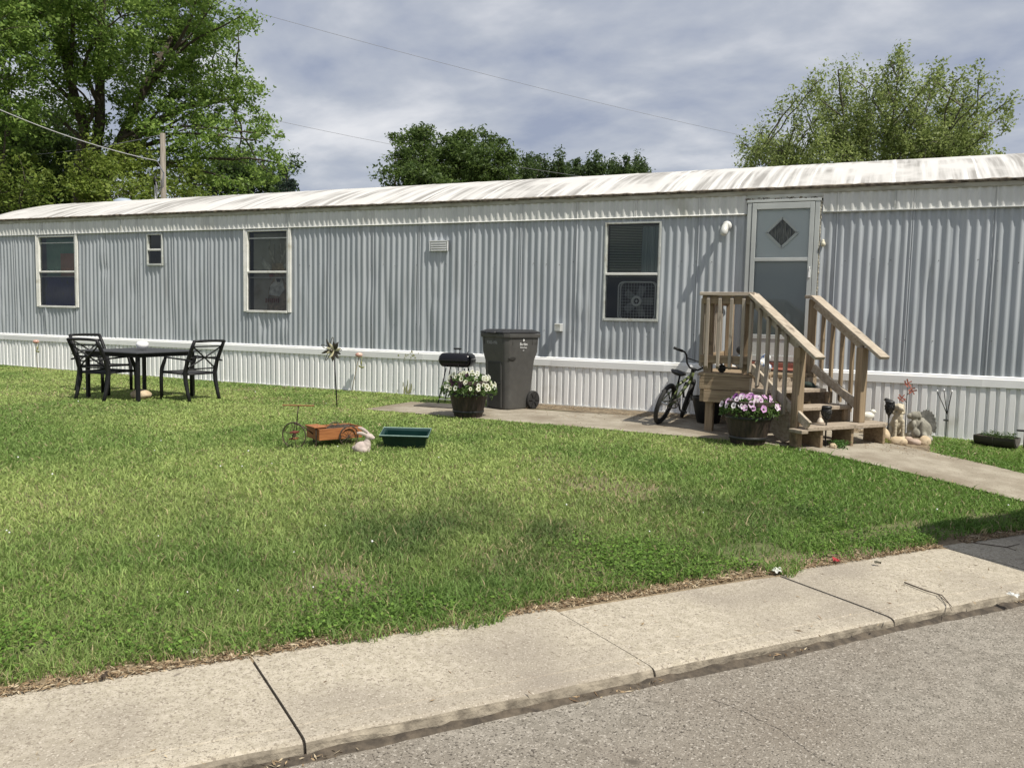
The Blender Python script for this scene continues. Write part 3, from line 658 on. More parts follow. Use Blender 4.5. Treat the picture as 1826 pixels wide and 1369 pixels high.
def window_contents():
    # far-left window: green and orange reflection painted as sheets above a dark blue blanket
    a = WINS[0]
    curtain(a[0]+.05, a[1]-.05, a[4]-.3, a[3]-.03, .12, nmat('green_reflection', (.09, .22, .155), (.14, .28, .20), 4, .8), 'curtain', 3, .006)
    curtain(a[0]+.50, a[1]-.04, a[4]-.3, a[4]+.34, .075, nmat('rust_reflection', (.28, .13, .06), (.38, .16, .10), 5, .8), 'curtain', 2, .006)
    curtain(a[0]+.09, a[1]-.05, a[2]+.02, a[4]-.10, .05, nmat('navy_cloth', (.015, .015, .09), (.03, .032, .15), 3, .8, c3=(.035, .04, .035), s3=7), 'curtain', 3, .005)
    # second window: blanket printed with a deer head
    a = WINS[1]; X0, X1 = a[0]+.06, a[1]-.04; y = .09
    sh = tag(MB().box2((X0, y, a[2]+.03), (X1, y+.006, a[3]-.04)).build('window_blanket', nmat('blanket', (.34, .32, .27), (.48, .46, .40), 3, .9, c3=(.24, .21, .155), s3=3, lo3=.45, hi3=.65), None), 'grey blanket printed with an antlered deer hanging inside the tall window', 'blanket')
    W = X1-X0; H = a[3]-a[2]
    def P(u_, v_): return (X0+W*u_, a[2]+H*v_)
    def poly(name, pts, col, dy):
        mb = MB(); mb.prism([P(*p) for p in pts], y-dy, y-dy+.0015, 'y'); return mb.build(name, nmat('deer_'+name, tuple(min(.8, c*1.6) for c in col), tuple(c*.75 for c in col), 14, .9), sh)
    tan = (.30, .225, .14); pale = (.40, .38, .34)
    poly('neck', [(.36, .02), (.98, .02), (.95, .30), (.80, .42), (.55, .42), (.42, .30)], (.24, .19, .14), .003)
    poly('chest_patch', [(.42, .22), (.70, .20), (.84, .28), (.80, .38), (.60, .40), (.46, .33)], (.46, .45, .43), .006)
    poly('face', [(.52, .60), (.80, .60), (.86, .50), (.80, .38), (.68, .345), (.56, .38), (.50, .50)], tan, .009)
    poly('muzzle', [(.60, .43), (.78, .43), (.80, .37), (.69, .335), (.58, .37)], pale, .012)
    poly('nose', [(.63, .415), (.75, .415), (.73, .375), (.65, .375)], (.015, .015, .015), .015)
    poly('ear', [(.20, .70), (.30, .66), (.50, .56), (.46, .52), (.30, .54), (.21, .62)], pale, .009); poly('ear', [(.99, .66), (.92, .62), (.82, .58), (.84, .54), (.99, .56)], pale, .009)
    for s_ in (-1, 1):
        c = .66; poly('antler', [(c+s_*.08, .60), (c+s_*.16, .66), (c+s_*.26, .78), (c+s_*.22, .90), (c+s_*.19, .90), (c+s_*.21, .78), (c+s_*.12, .68), (c+s_*.05, .62)], (.34, .31, .25), .010)
        poly('antler_tine', [(c+s_*.13, .68), (c+s_*.10, .84), (c+s_*.07, .84), (c+s_*.09, .68)], (.34, .31, .25), .0125)
    poly('red_mark', [(.44, .47), (.56, .50), (.56, .43), (.46, .41)], (.22, .07, .045), .0185)
    for i in range(7): poly('lettering', [(.34+i*.055, .12+.012*(i % 3)), (.375+i*.055, .12), (.38+i*.055, .17), (.345+i*.055, .18)], (.17, .055, .035), .0185)
    # third window: blind and box fan
    a = WINS[2]; bl = MB(); z = a[3]-.05
    while z > a[4]-.05:
        bl.bar((a[0]+.045, .075, z), (a[1]-.22 if False else a[1]-.045, .075, z), .020, .0016, up=(0, .35, 1)); z -= .0215
    bl.build('blind', nmat('blind_slat', (.70, .76, .70), (.76, .81, .76), 3, .5), w3)
    curtain(a[0]+.5, a[1]-.05, a[4]-.02, a[3]-.06, .035, nmat('sheer', (.18, .22, .23), (.30, .35, .36), 3, .8, stretch=(9, 1, .3)), 'sheer_curtain', 6, .008)
    fan = thing('box_fan', 'white square box fan standing in the window beside the porch', 'fan', (-3.105, .075, 1.47))
    r = .255; pts = []
    for cx_, cz_, a0 in ((r-.07, r-.07, 0), (-(r-.07), r-.07, pi/2), (-(r-.07), -(r-.07), pi), (r-.07, -(r-.07), 1.5*pi)):
        for k in range(6): t_ = a0+pi/2*k/5; pts.append((cx_+.07*cos(t_), -.03, cz_+.07*sin(t_)))
    fm = nmat('fan_white', (.62, .63, .63)); MB().tube(pts, .011, 6, closed=True).build('frame', fm, fan, smooth=True)
    mb = MB(); mb.tube([(p[0], .07, p[2]) for p in pts], .011, 6, closed=True); mb.build('rear_frame', fm, fan, smooth=True)
    g = MB()
    for k in range(1, 12):
        q = -r+.02+k*(2*r-.04)/12; g.tube([(q, -.028, -r+.01), (q, -.028, r-.01)], .0014, 4); g.tube([(-r+.01, -.028, q), (r-.01, -.028, q)], .0014, 4)
    g.build('grille', fm, fan); hb = MB(); hb.ring((0, -.032, 0), .055, .018, (0, 1, 0), 24, 6); hb.build('hub_ring', fm, fan, smooth=True)
    kb = MB(); kb.ell((0, -.034, 0), (.016, .01, .016), 10, 6); kb.build('hub', fm, fan, smooth=True)
    bd = MB()
    for k in range(5):
        t_ = k*2*pi/5; bd.bar((.05*cos(t_), .02, .05*sin(t_)), (.21*cos(t_), .035, .21*sin(t_)), .10, .004, up=(.3, 1, .2))
    bd.build('blade', nmat('fan_blade', (.20, .21, .21)), fan)
window_contents()

def make_door():
    x0, x1, z0, z1 = DOOR
    j = MB(); t = .055
    j.box2((x0, -.055, z0), (x0+t, -.004, z1)); j.box2((x1-t, -.055, z0), (x1, -.004, z1)); j.box2((x0-.01, -.060, z1-.02), (x1+.012, -.004, z1+.012))
    jam = j.build('door_frame', MAT['door_trim'], home, bevel=.004)
    s = MB(); rr = random.Random(4)
    for k in range(40): s.ell((x1+.004+rr.uniform(0, .012), -.03, z0+.55+k*.037), (rr.uniform(.004, .012), .008, .022), 6, 4)
    s.build('old_caulk', nmat('caulk', (.20, .17, .12), (.60, .57, .48), 30, .9), jam)
    d = MB(); a, b = x0+t+.006, x1-t-.006; zb, zt = z0+.045, z1-.03; sw_ = .052; y0, y1 = -.062, -.026
    d.box2((a, y0, zb), (a+sw_, y1, zt)); d.box2((b-sw_, y0, zb), (b, y1, zt)); d.box2((a+sw_, y0, zt-.075), (b-sw_, y1, zt)); d.box2((a+sw_, y0, zb), (b-sw_, y1, zb+.07))
    zm = 2.005; d.box2((a+sw_, y0+.002, zm-.022), (b-sw_, y1, zm+.022)); d.box2((a+sw_, y0+.002, 1.02), (b-sw_, y1, 1.075)); d.box2((a+sw_, y0+.012, zb+.07), (b-sw_, y1-.004, 1.02))
    door = d.build('storm_door', MAT['door_trim'], home, bevel=.003)
    g = MB(); g.add([(a+sw_, -.045, zm+.02), (b-sw_, -.045, zm+.02), (b-sw_, -.045, zt-.07), (a+sw_, -.045, zt-.07)], [(0, 1, 2, 3)]); g.build('upper_pane', MAT['glass_door'], door)
    g = MB(); g.add([(a+sw_, -.045, 1.07), (b-sw_, -.045, 1.07), (b-sw_, -.045, zm-.02), (a+sw_, -.045, zm-.02)], [(0, 1, 2, 3)]); g.build('lower_screen', glass_mat('door_screen', (.64, .66, .66), .0), door)
    h = MB(); h.box2((b-.036, -.095, 1.78), (b-.014, -.062, 1.88)); h.tube([(b-.025, -.09, 1.86), (b-.025, -.10, 1.90), (b-.025, -.065, 1.905)], .008, 6); h.build('handle', MAT['white'], door, bevel=.003)
    # entry door behind with its diamond light
    e_ = MB(); cx_, cz_ = (a+b)/2-.005, 2.335; k = .185; ex0, ex1, ez0, ez1 = x0+.04, x1-.04, z0+.03, z1-.02; yy = .0
    dia = [(cx_-k, cz_), (cx_, cz_+k), (cx_+k, cz_), (cx_, cz_-k)]; outer = [(ex0, cz_), (ex0, ez1), (cx_, ez1), (ex1, ez1), (ex1, cz_), (ex1, ez0), (cx_, ez0), (ex0, ez0)]
    vs = [(p[0], yy, p[1]) for p in outer+dia]
    e_.add(vs, [(0, 1, 2, 9, 8), (2, 3, 4, 10, 9), (4, 5, 6, 11, 10), (6, 7, 0, 8, 11)])
    ed = e_.build('entry_door', MAT['door_panel'], home)
    f = MB()
    for i in range(4):
        p, q = dia[i], dia[(i+1) % 4]; f.bar((p[0], -.012, p[1]), (q[0], -.012, q[1]), .03, .034, up=(0, 1, 0))
    f.build('diamond_frame', nmat('diamond_trim', (.80, .80, .76)), ed)
    c = MB(); n = 40; vs = []
    for z in (cz_-k, cz_+k):
        for i in range(n+1): vs.append((cx_-k+2*k*i/n, .045+.02*sin(i*1.0), z))
    c.add(vs, [(i, i+1, n+2+i, n+1+i) for i in range(n)]); c.build('lace_curtain', nmat('lace', (.03, .03, .025), (.50, .48, .40), 60, .9, stretch=(6, 1, .2)), ed, smooth=True)
    tb = MB(); tb.box2((x0-.02, -.10, z0-.03), (x1+.02, .0, z0+.03)); tb.build('threshold', nmat('red_sill', (.16, .055, .04), (.22, .08, .055), 8, .6), home, bevel=.004)
    # white door-side fitting
    kb = MB(); kb.ell((x1+.055, -.045, 2.185), (.028, .035, .032), 12, 8); kb.ell((x1+.05, -.03, 2.215), (.02, .02, .03), 10, 6); kb.build('door_bell_box', nmat('bell_plastic', (.50, .47, .36), (.62, .58, .46), 20, .6), home, smooth=True)
    # foam-like head trim stains over the door
    hb = MB(); rr = random.Random(9)
    for _ in range(46): hb.ell((rr.uniform(x0-.03, x1+.04), -.037, z1+.025+rr.uniform(-.006, .012)), (rr.uniform(.006, .02), .003, rr.uniform(.003, .008)), 6, 4)
    hb.build('head_stain', MAT['rust'], jam)
make_door()
def make_fittings():
    # hooded louvre vent
    v = MB(); x0, x1, z0, z1 = -6.265, -5.955, 2.165, 2.315
    v.box2((x0, -.026, z0), (x1, -.012, z1)); v.box2((x0, -.05, z1-.012), (x1, -.012, z1+.004))
    for xx in (x0, x1-.012): v.box2((xx, -.048, z0), (xx+.012, -.012, z1))
    for k in range(4):
        z = z0+.012+k*.034; v.bar(((x0+x1)/2-.13, -.038, z), ((x0+x1)/2+.13, -.038, z), .03, .006, up=(0, -.7, 1))
    v.build('wall_vent', nmat('vent_white', (.66, .67, .67), (.74, .74, .74), 12, .4), home)
    # porch light: white wall rose, short arm, jar globe pointing down and out
    l = MB(); x, z = -1.94, 2.434
    l.lathe([(.060, 0), (.060, .016), (.040, .03), (.026, .038)], (0, 0, 0), 20)
    l.v = [(x+a, -.014-c, z+b) for a, b, c in l.v]
    l.tube([(x, -.035, z), (x, -.06, z+.012), (x-.004, -.10, z-.002)], [.034, .036, .045], 14)
    lo = l.build('porch_light', nmat('lamp_enamel', (.55, .55, .53), (.62, .62, .60), 8, .5), home, smooth=True)
    gb = MB(); gb.tube([(x-.004, -.095, z+.0), (x-.006, -.125, z-.03), (x-.008, -.165, z-.085), (x-.009, -.185, z-.12), (x-.009, -.195, z-.135)], [.034, .045, .048, .039, .013], 16); gb.build('globe', nmat('globe_glass', (.56, .56, .53), rough=.25), lo, smooth=True)
    # outlet box with hinged cover
    ob = MB(); ob.box2((-4.225, -.10, 1.035), (-4.125, -.012, 1.145)); obo = ob.build('outlet_box', nmat('outlet_grey', (.46, .47, .47), (.52, .53, .52), 20, .5), home, bevel=.006)
    cb = MB(); cb.box2((-4.220, -.108, 1.04), (-4.13, -.100, 1.14)); cb.build('outlet_cover', MAT['trim_grey'], obo, bevel=.003)
make_fittings()
# low evergreen edging: patches of growth on the roof are left to the roof material
# ------------------------------------------------------------------ PORCH
def Q(o, w, d, z):                      # stair frame: w along the treads, d down the flight
    return Vector((o[0]+U[0]*w+U[1]*d, o[1]+U[1]*w-U[0]*d, z))
PO = (-1.352, -1.52); PXL = -1.905; ZD = .655
def make_porch():
    po = thing('porch_steps', 'weathered wooden porch with railings and steps turned away from the door', 'porch', (0, 0, 0))
    rw = .92; W2 = (PO[0]+U[0]*rw, PO[1]+U[1]*rw)
    # deck boards (x direction) clipped to the landing outline
    mb = MB(); y = PO[1]
    while y < -.08:
        y2 = min(y+.138, -.07); ym = (y+y2)/2
        xr = PO[0]+max(0, (ym-PO[1]))*(U[0]/U[1]) if ym < W2[1] else W2[0]
        mb.box2((PXL-.012, y+.002, ZD-.036), (xr+.02, y2-.003, ZD)); y += .141
    mb.build('decking', MAT['wood_x'], po, bevel=.003)
    f = MB()
    f.box2((PXL, PO[1]+.004, ZD-.185), (PO[0]+.005, PO[1]+.042, ZD-.040)); f.box2((PXL+.055, PO[1]-.012, ZD-.325), (PO[0]+.005, PO[1]+.026, ZD-.190)); f.box2((PXL+.004, PO[1]+.03, ZD-.325), (PXL+.054, PO[1]+.068, ZD-.190))
    f.build('front_fascia', MAT['wood_x'], po, bevel=.004)
    s = MB()
    s.box2((PXL+.002, PO[1]+.05, ZD-.185), (PXL+.040, -.08, ZD-.040)); s.box2((PXL+.03, PO[1]+.05, ZD-.325), (PXL+.066, -.08, ZD-.19)); s.box2((W2[0]-.04, W2[1], ZD-.185), (W2[0], -.08, ZD-.04))
    s.box2((PO[0]-.04, PO[1]+.03, ZD-.325), (PO[0], -.08, ZD-.19)); s.build('side_joist', MAT['wood_y'], po, bevel=.004)
    r = MB(); r.bar(Q(PO, .0, .005, ZD-.11), Q(PO, rw, .005, ZD-.11), .038, .145); r.bar(Q(PO, .0, .0, ZD-.255), Q(PO, rw, .0, ZD-.255), .038, .13)
    r.build('stair_header', MAT['wood_e'], po, bevel=.004)
    # posts
    def post(x, y, z0, z1, rz=0, mat=MAT['wood_z']):
        b = MB(); b.box((x, y, (z0+z1)/2), (.089, .089, z1-z0), rz); b.build('post', mat, po, bevel=.005)
    gp_ = gzf(PXL+.12, PO[1]+.07)
    post(PXL+.115, PO[1]+.075, gp_, ZD-.19); post(PXL+.075, PO[1]+.09, ZD-.04, 1.50); post(PO[0]-.055, PO[1]+.075, ZD-.04, 1.50); post(PO[0]-.05, PO[1]+.10, gp_-.02, ZD-.19)
    post(PXL+.075, -.15, gp_, 1.50); post(W2[0]-.03, W2[1]+.06, -.04, 1.50); post(W2[0]-.05, -.15, -.04, ZD-.04)
    a = atan2(U[1], U[0]); pl = Q(PO, .02, .68, 0); pr = Q(PO, rw-.01, .69, 0)
    post(pl.x, pl.y, gzf(pl.x, pl.y)-.02, .985, a); post(pr.x, pr.y, .185, .985, a)
    # top rails of the landing
    t = MB(); t.box2((PXL-.025, PO[1]-.045, 1.512), (PO[0]+.012, PO[1]+.095, 1.549)); t.build('rail_cap', MAT['wood_cap'], po, bevel=.004)
    t = MB(); t.box2((PXL-.025, PO[1]+.098, 1.512), (PXL+.115, -.06, 1.549)); t.build('rail_cap', MAT['wood_y'], po, bevel=.004)
    t = MB(); t.box2((PXL+.0, PO[1]-.006, 1.42), (PO[0]-.012, PO[1]+.030, 1.508)); t.build('top_rail', MAT['wood_x'], po, bevel=.004)
    t = MB(); t.box2((PXL, PO[1]-.006, .765), (PO[0]-.005, PO[1]+.030, .853)); t.build('bottom_rail', MAT['wood_x'], po, bevel=.004)
    t = MB(); t.box2((PXL-.002, PO[1]+.034, 1.42), (PXL+.028, -.1, 1.508)); t.box2((PXL-.002, PO[1]+.034, .765), (PXL+.028, -.1, .853)); t.build('side_rail', MAT['wood_y'], po, bevel=.004)
    def baluster(p, z0, z1, rz=0, mat=MAT['wood_grey'], cut=True):
        b = MB(); h = .0175; R = Matrix.Rotation(rz, 3, 'Z'); c = .03 if cut else 0
        vs = [Vector((-h, -h, z0+c)), Vector((h, -h, z0+c)), Vector((h, h, z0)), Vector((-h, h, z0)), Vector((-h, -h, z1-c)), Vector((h, -h, z1-c)), Vector((h, h, z1)), Vector((-h, h, z1))]
        b.add([R @ v+Vector((p[0], p[1], 0)) for v in vs], [(3, 2, 1, 0), (4, 5, 6, 7), (0, 1, 5, 4), (1, 2, 6, 5), (2, 3, 7, 6), (3, 0, 4, 7)])
        b.build('baluster', mat, po, bevel=.002)
    for k in range(4): baluster((PXL+.072+k*.128, PO[1]-.0245), .70, 1.505)
    for k in range(10): baluster((PXL-.0205, PO[1]+.14+k*.128), .70, 1.505, -pi/2)
    # stair rails
    for w, nb, side in ((.0, 5, -1), (rw, 4, 1)):
        za, zb = 1.545, .905; d0, d1 = -.01, .965; sl_ = (zb-za)/(d1-d0)
        zf = lambda d: za+(d-d0)*sl_
        t = MB(); t.bar(Q(PO, w, d0, zf(d0)-.018), Q(PO, w, d1, zf(d1)-.018), .138, .036); t.build('hand_rail', MAT['wood_rail'], po, bevel=.004)
        t = MB(); t.bar(Q(PO, w+.006, .0, zf(0)-.092), Q(PO, w+.006, .69, zf(.69)-.092), .036, .088); t.build('upper_stringer_rail', MAT['wood_rail'], po, bevel=.003)
        lo0, lo1 = (.0, .86) if side < 0 else (.02, .70)
        t = MB(); t.bar(Q(PO, w+.006*-side, lo0, zf(lo0)-.80), Q(PO, w+.006*-side, lo1, zf(lo1)-.80+ (.03 if side < 0 else .06)), .036, .088); t.build('lower_stringer_rail', MAT['wood_rail'], po, bevel=.003)
        for k in range(nb):
            d = (.015+k*.132) if side < 0 else (.10+k*.14)
            q = Q(PO, w+side*.034, d, 0); zt = zf(d)-.062; baluster(q, zt-.86+(.05 if k == 0 else 0), zt, a-(0 if side < 0 else pi), MAT['wood_grey'] if side < 0 else MAT['wood_z'])
        if side > 0:
            t = MB(); t.box(Q(PO, w, -.055, zf(0)-.012), (.138, .10, .036), a); t.build('rail_cap', MAT['wood_e'], po, bevel=.004)
    # treads
    for (w0, w1_, d0, d1, z) in ((.0, 1.14, .60, .86, .185), (.04, rw+.0, .33, .60, .355), (-.02, rw-.10, .04, .335, .515)):
        t = MB(); t.bar(Q(PO, w0, (d0+d1)/2+.065, z-.019), Q(PO, w1_, (d0+d1)/2+.065, z-.019), .125, .038); t.bar(Q(PO, w0+.005, (d0+d1)/2-.068, z-.019), Q(PO, w1_-.01, (d0+d1)/2-.068, z-.019), .132, .038)
        t.build('tread', MAT['wood_e'], po, bevel=.004)
    t = MB(); t.bar(Q(PO, -.06, .70, .145), Q(PO, -.06, .88, .145), .09, .036); t.build('tread_end', MAT['wood_e'], po, bevel=.004); t = MB(); t.bar(Q(PO, 1.17, .52, .166), Q(PO, 1.17, .80, .166), .12, .036); t.build('tread_end', MAT['wood_e'], po, bevel=.004)
    # stringers: stepped boards under the treads
    for w in (.03, .47, rw-.03):
        b = MB(); poly = [(.0, ZD-.19), (.0, .475), (.315, .475), (.315, .317), (.58, .317), (.58, .147), (.60, .147), (.60, .02), (.50, -.02), (.10, .20)]
        o1 = []
        for ww in (w-.019, w+.019): o1 += [Q(PO, ww, d, z) for d, z in poly]
        n = len(poly); b.add(o1, [tuple(range(n)), tuple(range(2*n-1, n-1, -1))]+[(i, i+n, (i+1) % n+n, (i+1) % n) for i in range(n)])
        b.build('stair_stringer', MAT['wood_e'], po, bevel=.003)
    for w, dd in ((.24, .82), (.68, .82), (1.16, .82)):
        b = MB(); b.bar(Q(PO, w, .56, .045), Q(PO, w, dd, .045), .037, .205); b.build('step_support', MAT['wood_d'], po, bevel=.004)
    for ww, z0, z1, d in ((rw-.06, .19, .32, .56), (rw-.06, .355, .48, .31)):
        b = MB(); b.bar(Q(PO, ww, d, z0), Q(PO, ww, d, z1), .09, .036, up=(U[1], -U[0], 0)); b.build('riser_block', MAT['wood_z'], po, bevel=.003)
    return po
MAT['wood_e'] = wood('deck_wood_tread', (.25, .20, .15), (.40, .335, .26), (.45, 9, 9), (0, 0, -EANG)); MAT['wood_d'] = wood('deck_wood_support', WA, WB, (.6, 9, 9), (0, 0, -EANG+pi/2))
MAT['wood_rail'] = wood('deck_wood_rail', (.30, .245, .185), (.46, .40, .315), (.6, 9, 5), (0, .58, -EANG+pi/2))
make_porch()
def make_porch_items():
    # red door mat and a blue-white patterned bag on the landing
    tag(MB().box2((-1.36, -.62, ZD+.002), (-.84, -.10, ZD+.016)).build('door_mat', nmat('mat_red', (.20, .06, .04), (.30, .10, .065), 40, .95), None, bevel=.004), 'reddish brown door mat lying at the foot of the storm door', 'doormat')
    b = MB(); c = Q(PO, .16, .02, ZD)
    for k in range(5): b.ell((c.x+.03*sin(k*2.1), c.y+.03*cos(k*1.7), c.z+.05+.035*k), (.085-.008*k, .065, .045), 10, 7)
    tag(b.build('cloth_bag', nmat('bag_print', (.62, .64, .64), (.06, .11, .24), 16, .8, lo=.50, hi=.56, c3=(.55, .42, .22), s3=24, lo3=.62, hi3=.66), None, remesh=.012, smoothmod=4), 'crumpled white and blue patterned bag behind the stair balusters', 'bag')
    # kick scooter left lying on the landing
    sc = thing('kick_scooter', 'black kick scooter lying on the porch landing under the bottom rail', 'scooter', (-1.52, PO[1]+.16, ZD))
    for x in (-.17, .15):
        w = MB(); w.lathe([(.018, -.016), (.044, -.016), (.047, 0), (.044, .016), (.018, .016)], (0, 0, 0), 18); w.v = [(x+a_, c_, .046+b_) for a_, b_, c_ in w.v]; w.build('wheel', MAT['rubber'], sc, smooth=False)
    w = MB(); w.bar((-.17, 0, .055), (.15, 0, .055), .07, .014); w.tube([(-.19, 0, .06), (-.26, .02, .13)], .014, 8); w.build('footboard', MAT['black_plastic'], sc, bevel=.003)
    # small grey toy figure
    t = thing('toy_figure', 'small grey and black toy figure standing behind the porch balusters', 'toy', (-1.60, -.62, ZD))
    b = MB(); b.ell((0, 0, .10), (.075, .06, .09), 14, 9); b.ell((.07, -.02, .05), (.05, .04, .04), 10, 7); b.build('body', nmat('toy_grey', (.20, .24, .28), (.27, .32, .36), 9, .6), t, smooth=True, remesh=.01)
    b = MB(); b.ell((-.01, 0, .235), (.052, .045, .05), 12, 8); b.build('head', MAT['black_plastic'], t, smooth=True)
    b = MB(); b.ell((.10, -.04, .022), (.04, .025, .02), 8, 6); b.build('foot', nmat('toy_tan', (.45, .33, .2)), t, smooth=True)
    # small white ornament and dark hat on the treads
    c = Q(PO, .42, .62, .187); b = MB(); b.lathe([(.04, 0), (.038, .015), (.026, .038), (.01, .055), (.002, .058)], c, 10); tag(b.build('shell_ornament', nmat('shell', (.55, .47, .38), (.70, .63, .54), 12, .6), None, smooth=True), 'small pale shell ornament sitting on the bottom step', 'ornament')
    c = Q(PO, .72, .14, .517); b = MB(); b.ell((c.x, c.y, c.z+.03), (.075, .06, .035), 12, 7); b.ell((c.x+.03, c.y+.02, c.z+.012), (.10, .07, .012), 12, 6); b.ell((c.x-.05, c.y, c.z+.045), (.03, .03, .02), 8, 6)
    tag(b.build('cloth_hat', nmat('cap_green', (.018, .028, .024), (.03, .045, .038), 30, .9), None, remesh=.008, smoothmod=2), 'dark green cloth hat dropped on the upper step', 'hat')
    # big dark pot under the landing
    p = thing('empty_pot', 'large plain black pot standing in the shade under the porch landing', 'pot', (-1.93, -.78, gzf(-1.93, -.78)))
    b = MB(); b.lathe([(.13, 0), (.20, .30), (.205, .325), (.19, .325), (.18, .29), (.01, .27)], (0, 0, 0), 26); b.build('body', MAT['black_plastic'], p, smooth=True)
    # bird figurine and the small lamp at the right end of the bottom step
    c = Q(PO, 1.20, .56, .186); b = MB(); b.ell((0, 0, .045), (.075, .042, .042), 14, 9); b.ell((.055, 0, .09), (.032, .028, .028), 12, 8); b.bar((-.05, 0, .05), (-.105, 0, .065), .03, .014); b.bar((.08, 0, .088), (.10, 0, .084), .01, .008); b.box((0, 0, .006), (.08, .05, .012))
    o = b.build('bird_figurine', nmat('bird_white', (.62, .61, .54), (.76, .75, .68), 20, .6), None, remesh=.006, smoothmod=2, loc=c); o.rotation_euler = (0, 0, .4); tag(o, 'small white bird figurine on the right end of the bottom step', 'figurine')
    px_, py_ = .02, -.42; g_ = gzf(px_, py_); s = thing('spot_light', 'small black solar spotlight on a thin stake beside the step post', 'garden light', (px_, py_, g_))
    b = MB(); b.tube([(0, 0, -.02), (0, 0, .40)], .006, 6); b.build('stake', MAT['trim'], s); b = MB(); b.bar((-.02, 0, .43), (.06, -.02, .40), .05, .035); b.build('head', MAT['black_plastic'], s, bevel=.008)
make_porch_items()

# ------------------------------------------------------------------ TABLE AND CHAIRS
def make_table():
    x0, x1, y0, y1 = -9.95, -8.93, -2.98, -1.96
    cx_, cy_ = (x0+x1)/2, (y0+y1)/2; g = gzf(cx_, cy_)
    t = thing('patio_table', 'square black metal patio table on the lawn', 'table', (cx_, cy_, g-.02)); h = .49
    b = MB(); b.box((0, 0, .668), (1.12, 1.12, .020)); b.build('tabletop', MAT['mesh_seat'], t, bevel=.006)
    b = MB()
    for s in (-1, 1): b.box((0, s*.48, .632), (.92, .025, .05)); b.box((s*.48, 0, .632), (.025, .92, .05))
    b.build('apron', MAT['dark_metal'], t)
    for sx in (-1, 1):
        for sy in (-1, 1): b = MB(); b.bar((sx*h*.96, sy*h*.96, -.01), (sx*h*.96, sy*h*.96, .657), .045, .045, up=(0, 1, 0)); b.build('leg', MAT['dark_metal'], t, bevel=.004)
    bw = thing('candle_bowl', 'round white ceramic bowl on the black patio table', 'bowl', (cx_+.12, cy_-.08, g+.679))
    b = MB(); b.lathe([(.04, 0), (.068, .018), (.083, .05), (.076, .085), (.056, .10), (.04, .10), (.05, .088), (.066, .055), (.05, .03), (.01, .02)], (0, 0, 0), 22); b.build('bowl', MAT['white'], bw, smooth=True)
    b = MB(); b.lathe([(.03, .0), (.034, .03), (.036, .065), (.03, .066), (.002, .06)], (.03, .0, .03), 14); b.build('candle', nmat('wax', (.75, .72, .64)), bw, smooth=True)
    s = MB(); s.ell((0, 0, .05), (.17, .12, .075), 14, 9, jit=.05); o = s.build('flat_stone', MAT['rock'], None, smooth=True, loc=(-9.28, -2.62, gzf(-9.28, -2.6)+.01), subsurf=1); tag(o, 'flat tan stone lying in the grass under the patio table', 'stone')
make_table()
def make_chair():
    t = thing('patio_chair', 'x', 'chair', group='black metal patio chairs around the table')
    M_ = MAT['dark_metal']; w = .265                      # faces +y; rear legs at y=-.22
    for s in (-1, 1):
        b = MB(); b.tube([(s*w, -.30, -.01), (s*w, -.255, .14), (s*w, -.215, .30), (s*w, -.205, .42), (s*w, -.25, .58), (s*w, -.345, .78), (s*w, -.395, .875)], [.022, .026, .030, .031, .028, .025, .022], 8); b.build('rear_leg', M_, t, smooth=True)
        b = MB(); b.tube([(s*w, .27, -.01), (s*w, .27, .34), (s*w, .26, .46), (s*w, .21, .56), (s*w, .18, .625)], [.022, .026, .027, .025, .02], 8); b.build('front_leg', M_, t, smooth=True)
        b = MB(); b.bar((s*w, .19, .63), (s*w, -.27, .605), .046, .020); b.bar((s*w, -.27, .605), (s*(w+.01), -.34, .585), .046, .018); b.build('arm', M_, t, bevel=.006)
    b = MB(); n = 8; vs = []
    for i in range(n+1):
        for j in range(n+1): vs.append((-.25+.5*i/n, -.215+.46*j/n, .405-.018*sin(pi*i/n)*sin(pi*j/n)+.012*j/n))
    b.add(vs, [(i*(n+1)+j, (i+1)*(n+1)+j, (i+1)*(n+1)+j+1, i*(n+1)+j+1) for i in range(n) for j in range(n)])
    o = b.build('seat', MAT['mesh_seat'], t, smooth=True); q = o.modifiers.new('thick', 'SOLIDIFY'); q.thickness = .006
    b = MB(); b.tube([(-.25, -.21, .405), (.25, -.21, .405), (.25, .24, .417), (-.25, .24, .417)], .017, 8, closed=True); b.build('seat_frame', M_, t, smooth=True)
    def bk(x, z): return (x, -.205-.19*(max(z-.42, 0)/.455)**1.25-.012*cos(x/w*pi/2), z)
    b = MB(); b.tube([bk(x, .868+.006*cos(x/w*pi/2)) for x in np.linspace(-w, w, 9)], .019, 8); b.build('top_rail', M_, t, smooth=True)
    for z in (.795, .475): b = MB(); b.tube([bk(x, z) for x in np.linspace(-w, w, 7)], .011, 6); b.build('back_rail', M_, t, smooth=True)
    b = MB()
    for s in (-1, 1): b.tube([bk(s*x, .795-(x+w*.96)/(2*w*.96)*.32) for x in np.linspace(-w*.96, w*.96, 7)], .011, 6)
    b.tube([bk(x, .635) for x in np.linspace(-w, w, 7)], .010, 6); b.build('back_cross', M_, t, smooth=True)
    return t
c0 = make_chair()
def place(c, x, y, rz, label):
    c.location = (x, y, gzf(x, y)-.015); c.rotation_euler = (0, 0, rz); c.scale = (.96, .96, .955); c['label'] = label; return c
place(c0, -9.60, -2.90, .04, 'black metal patio chair at the near side of the table, back to the street')
place(copy_tree(c0), -10.55, -2.16, -pi/2+.03, 'black metal patio chair at the far left of the table behind another chair')
place(copy_tree(c0), -8.67, -2.34, pi/2-.05, 'black metal patio chair alone at the right end of the table')

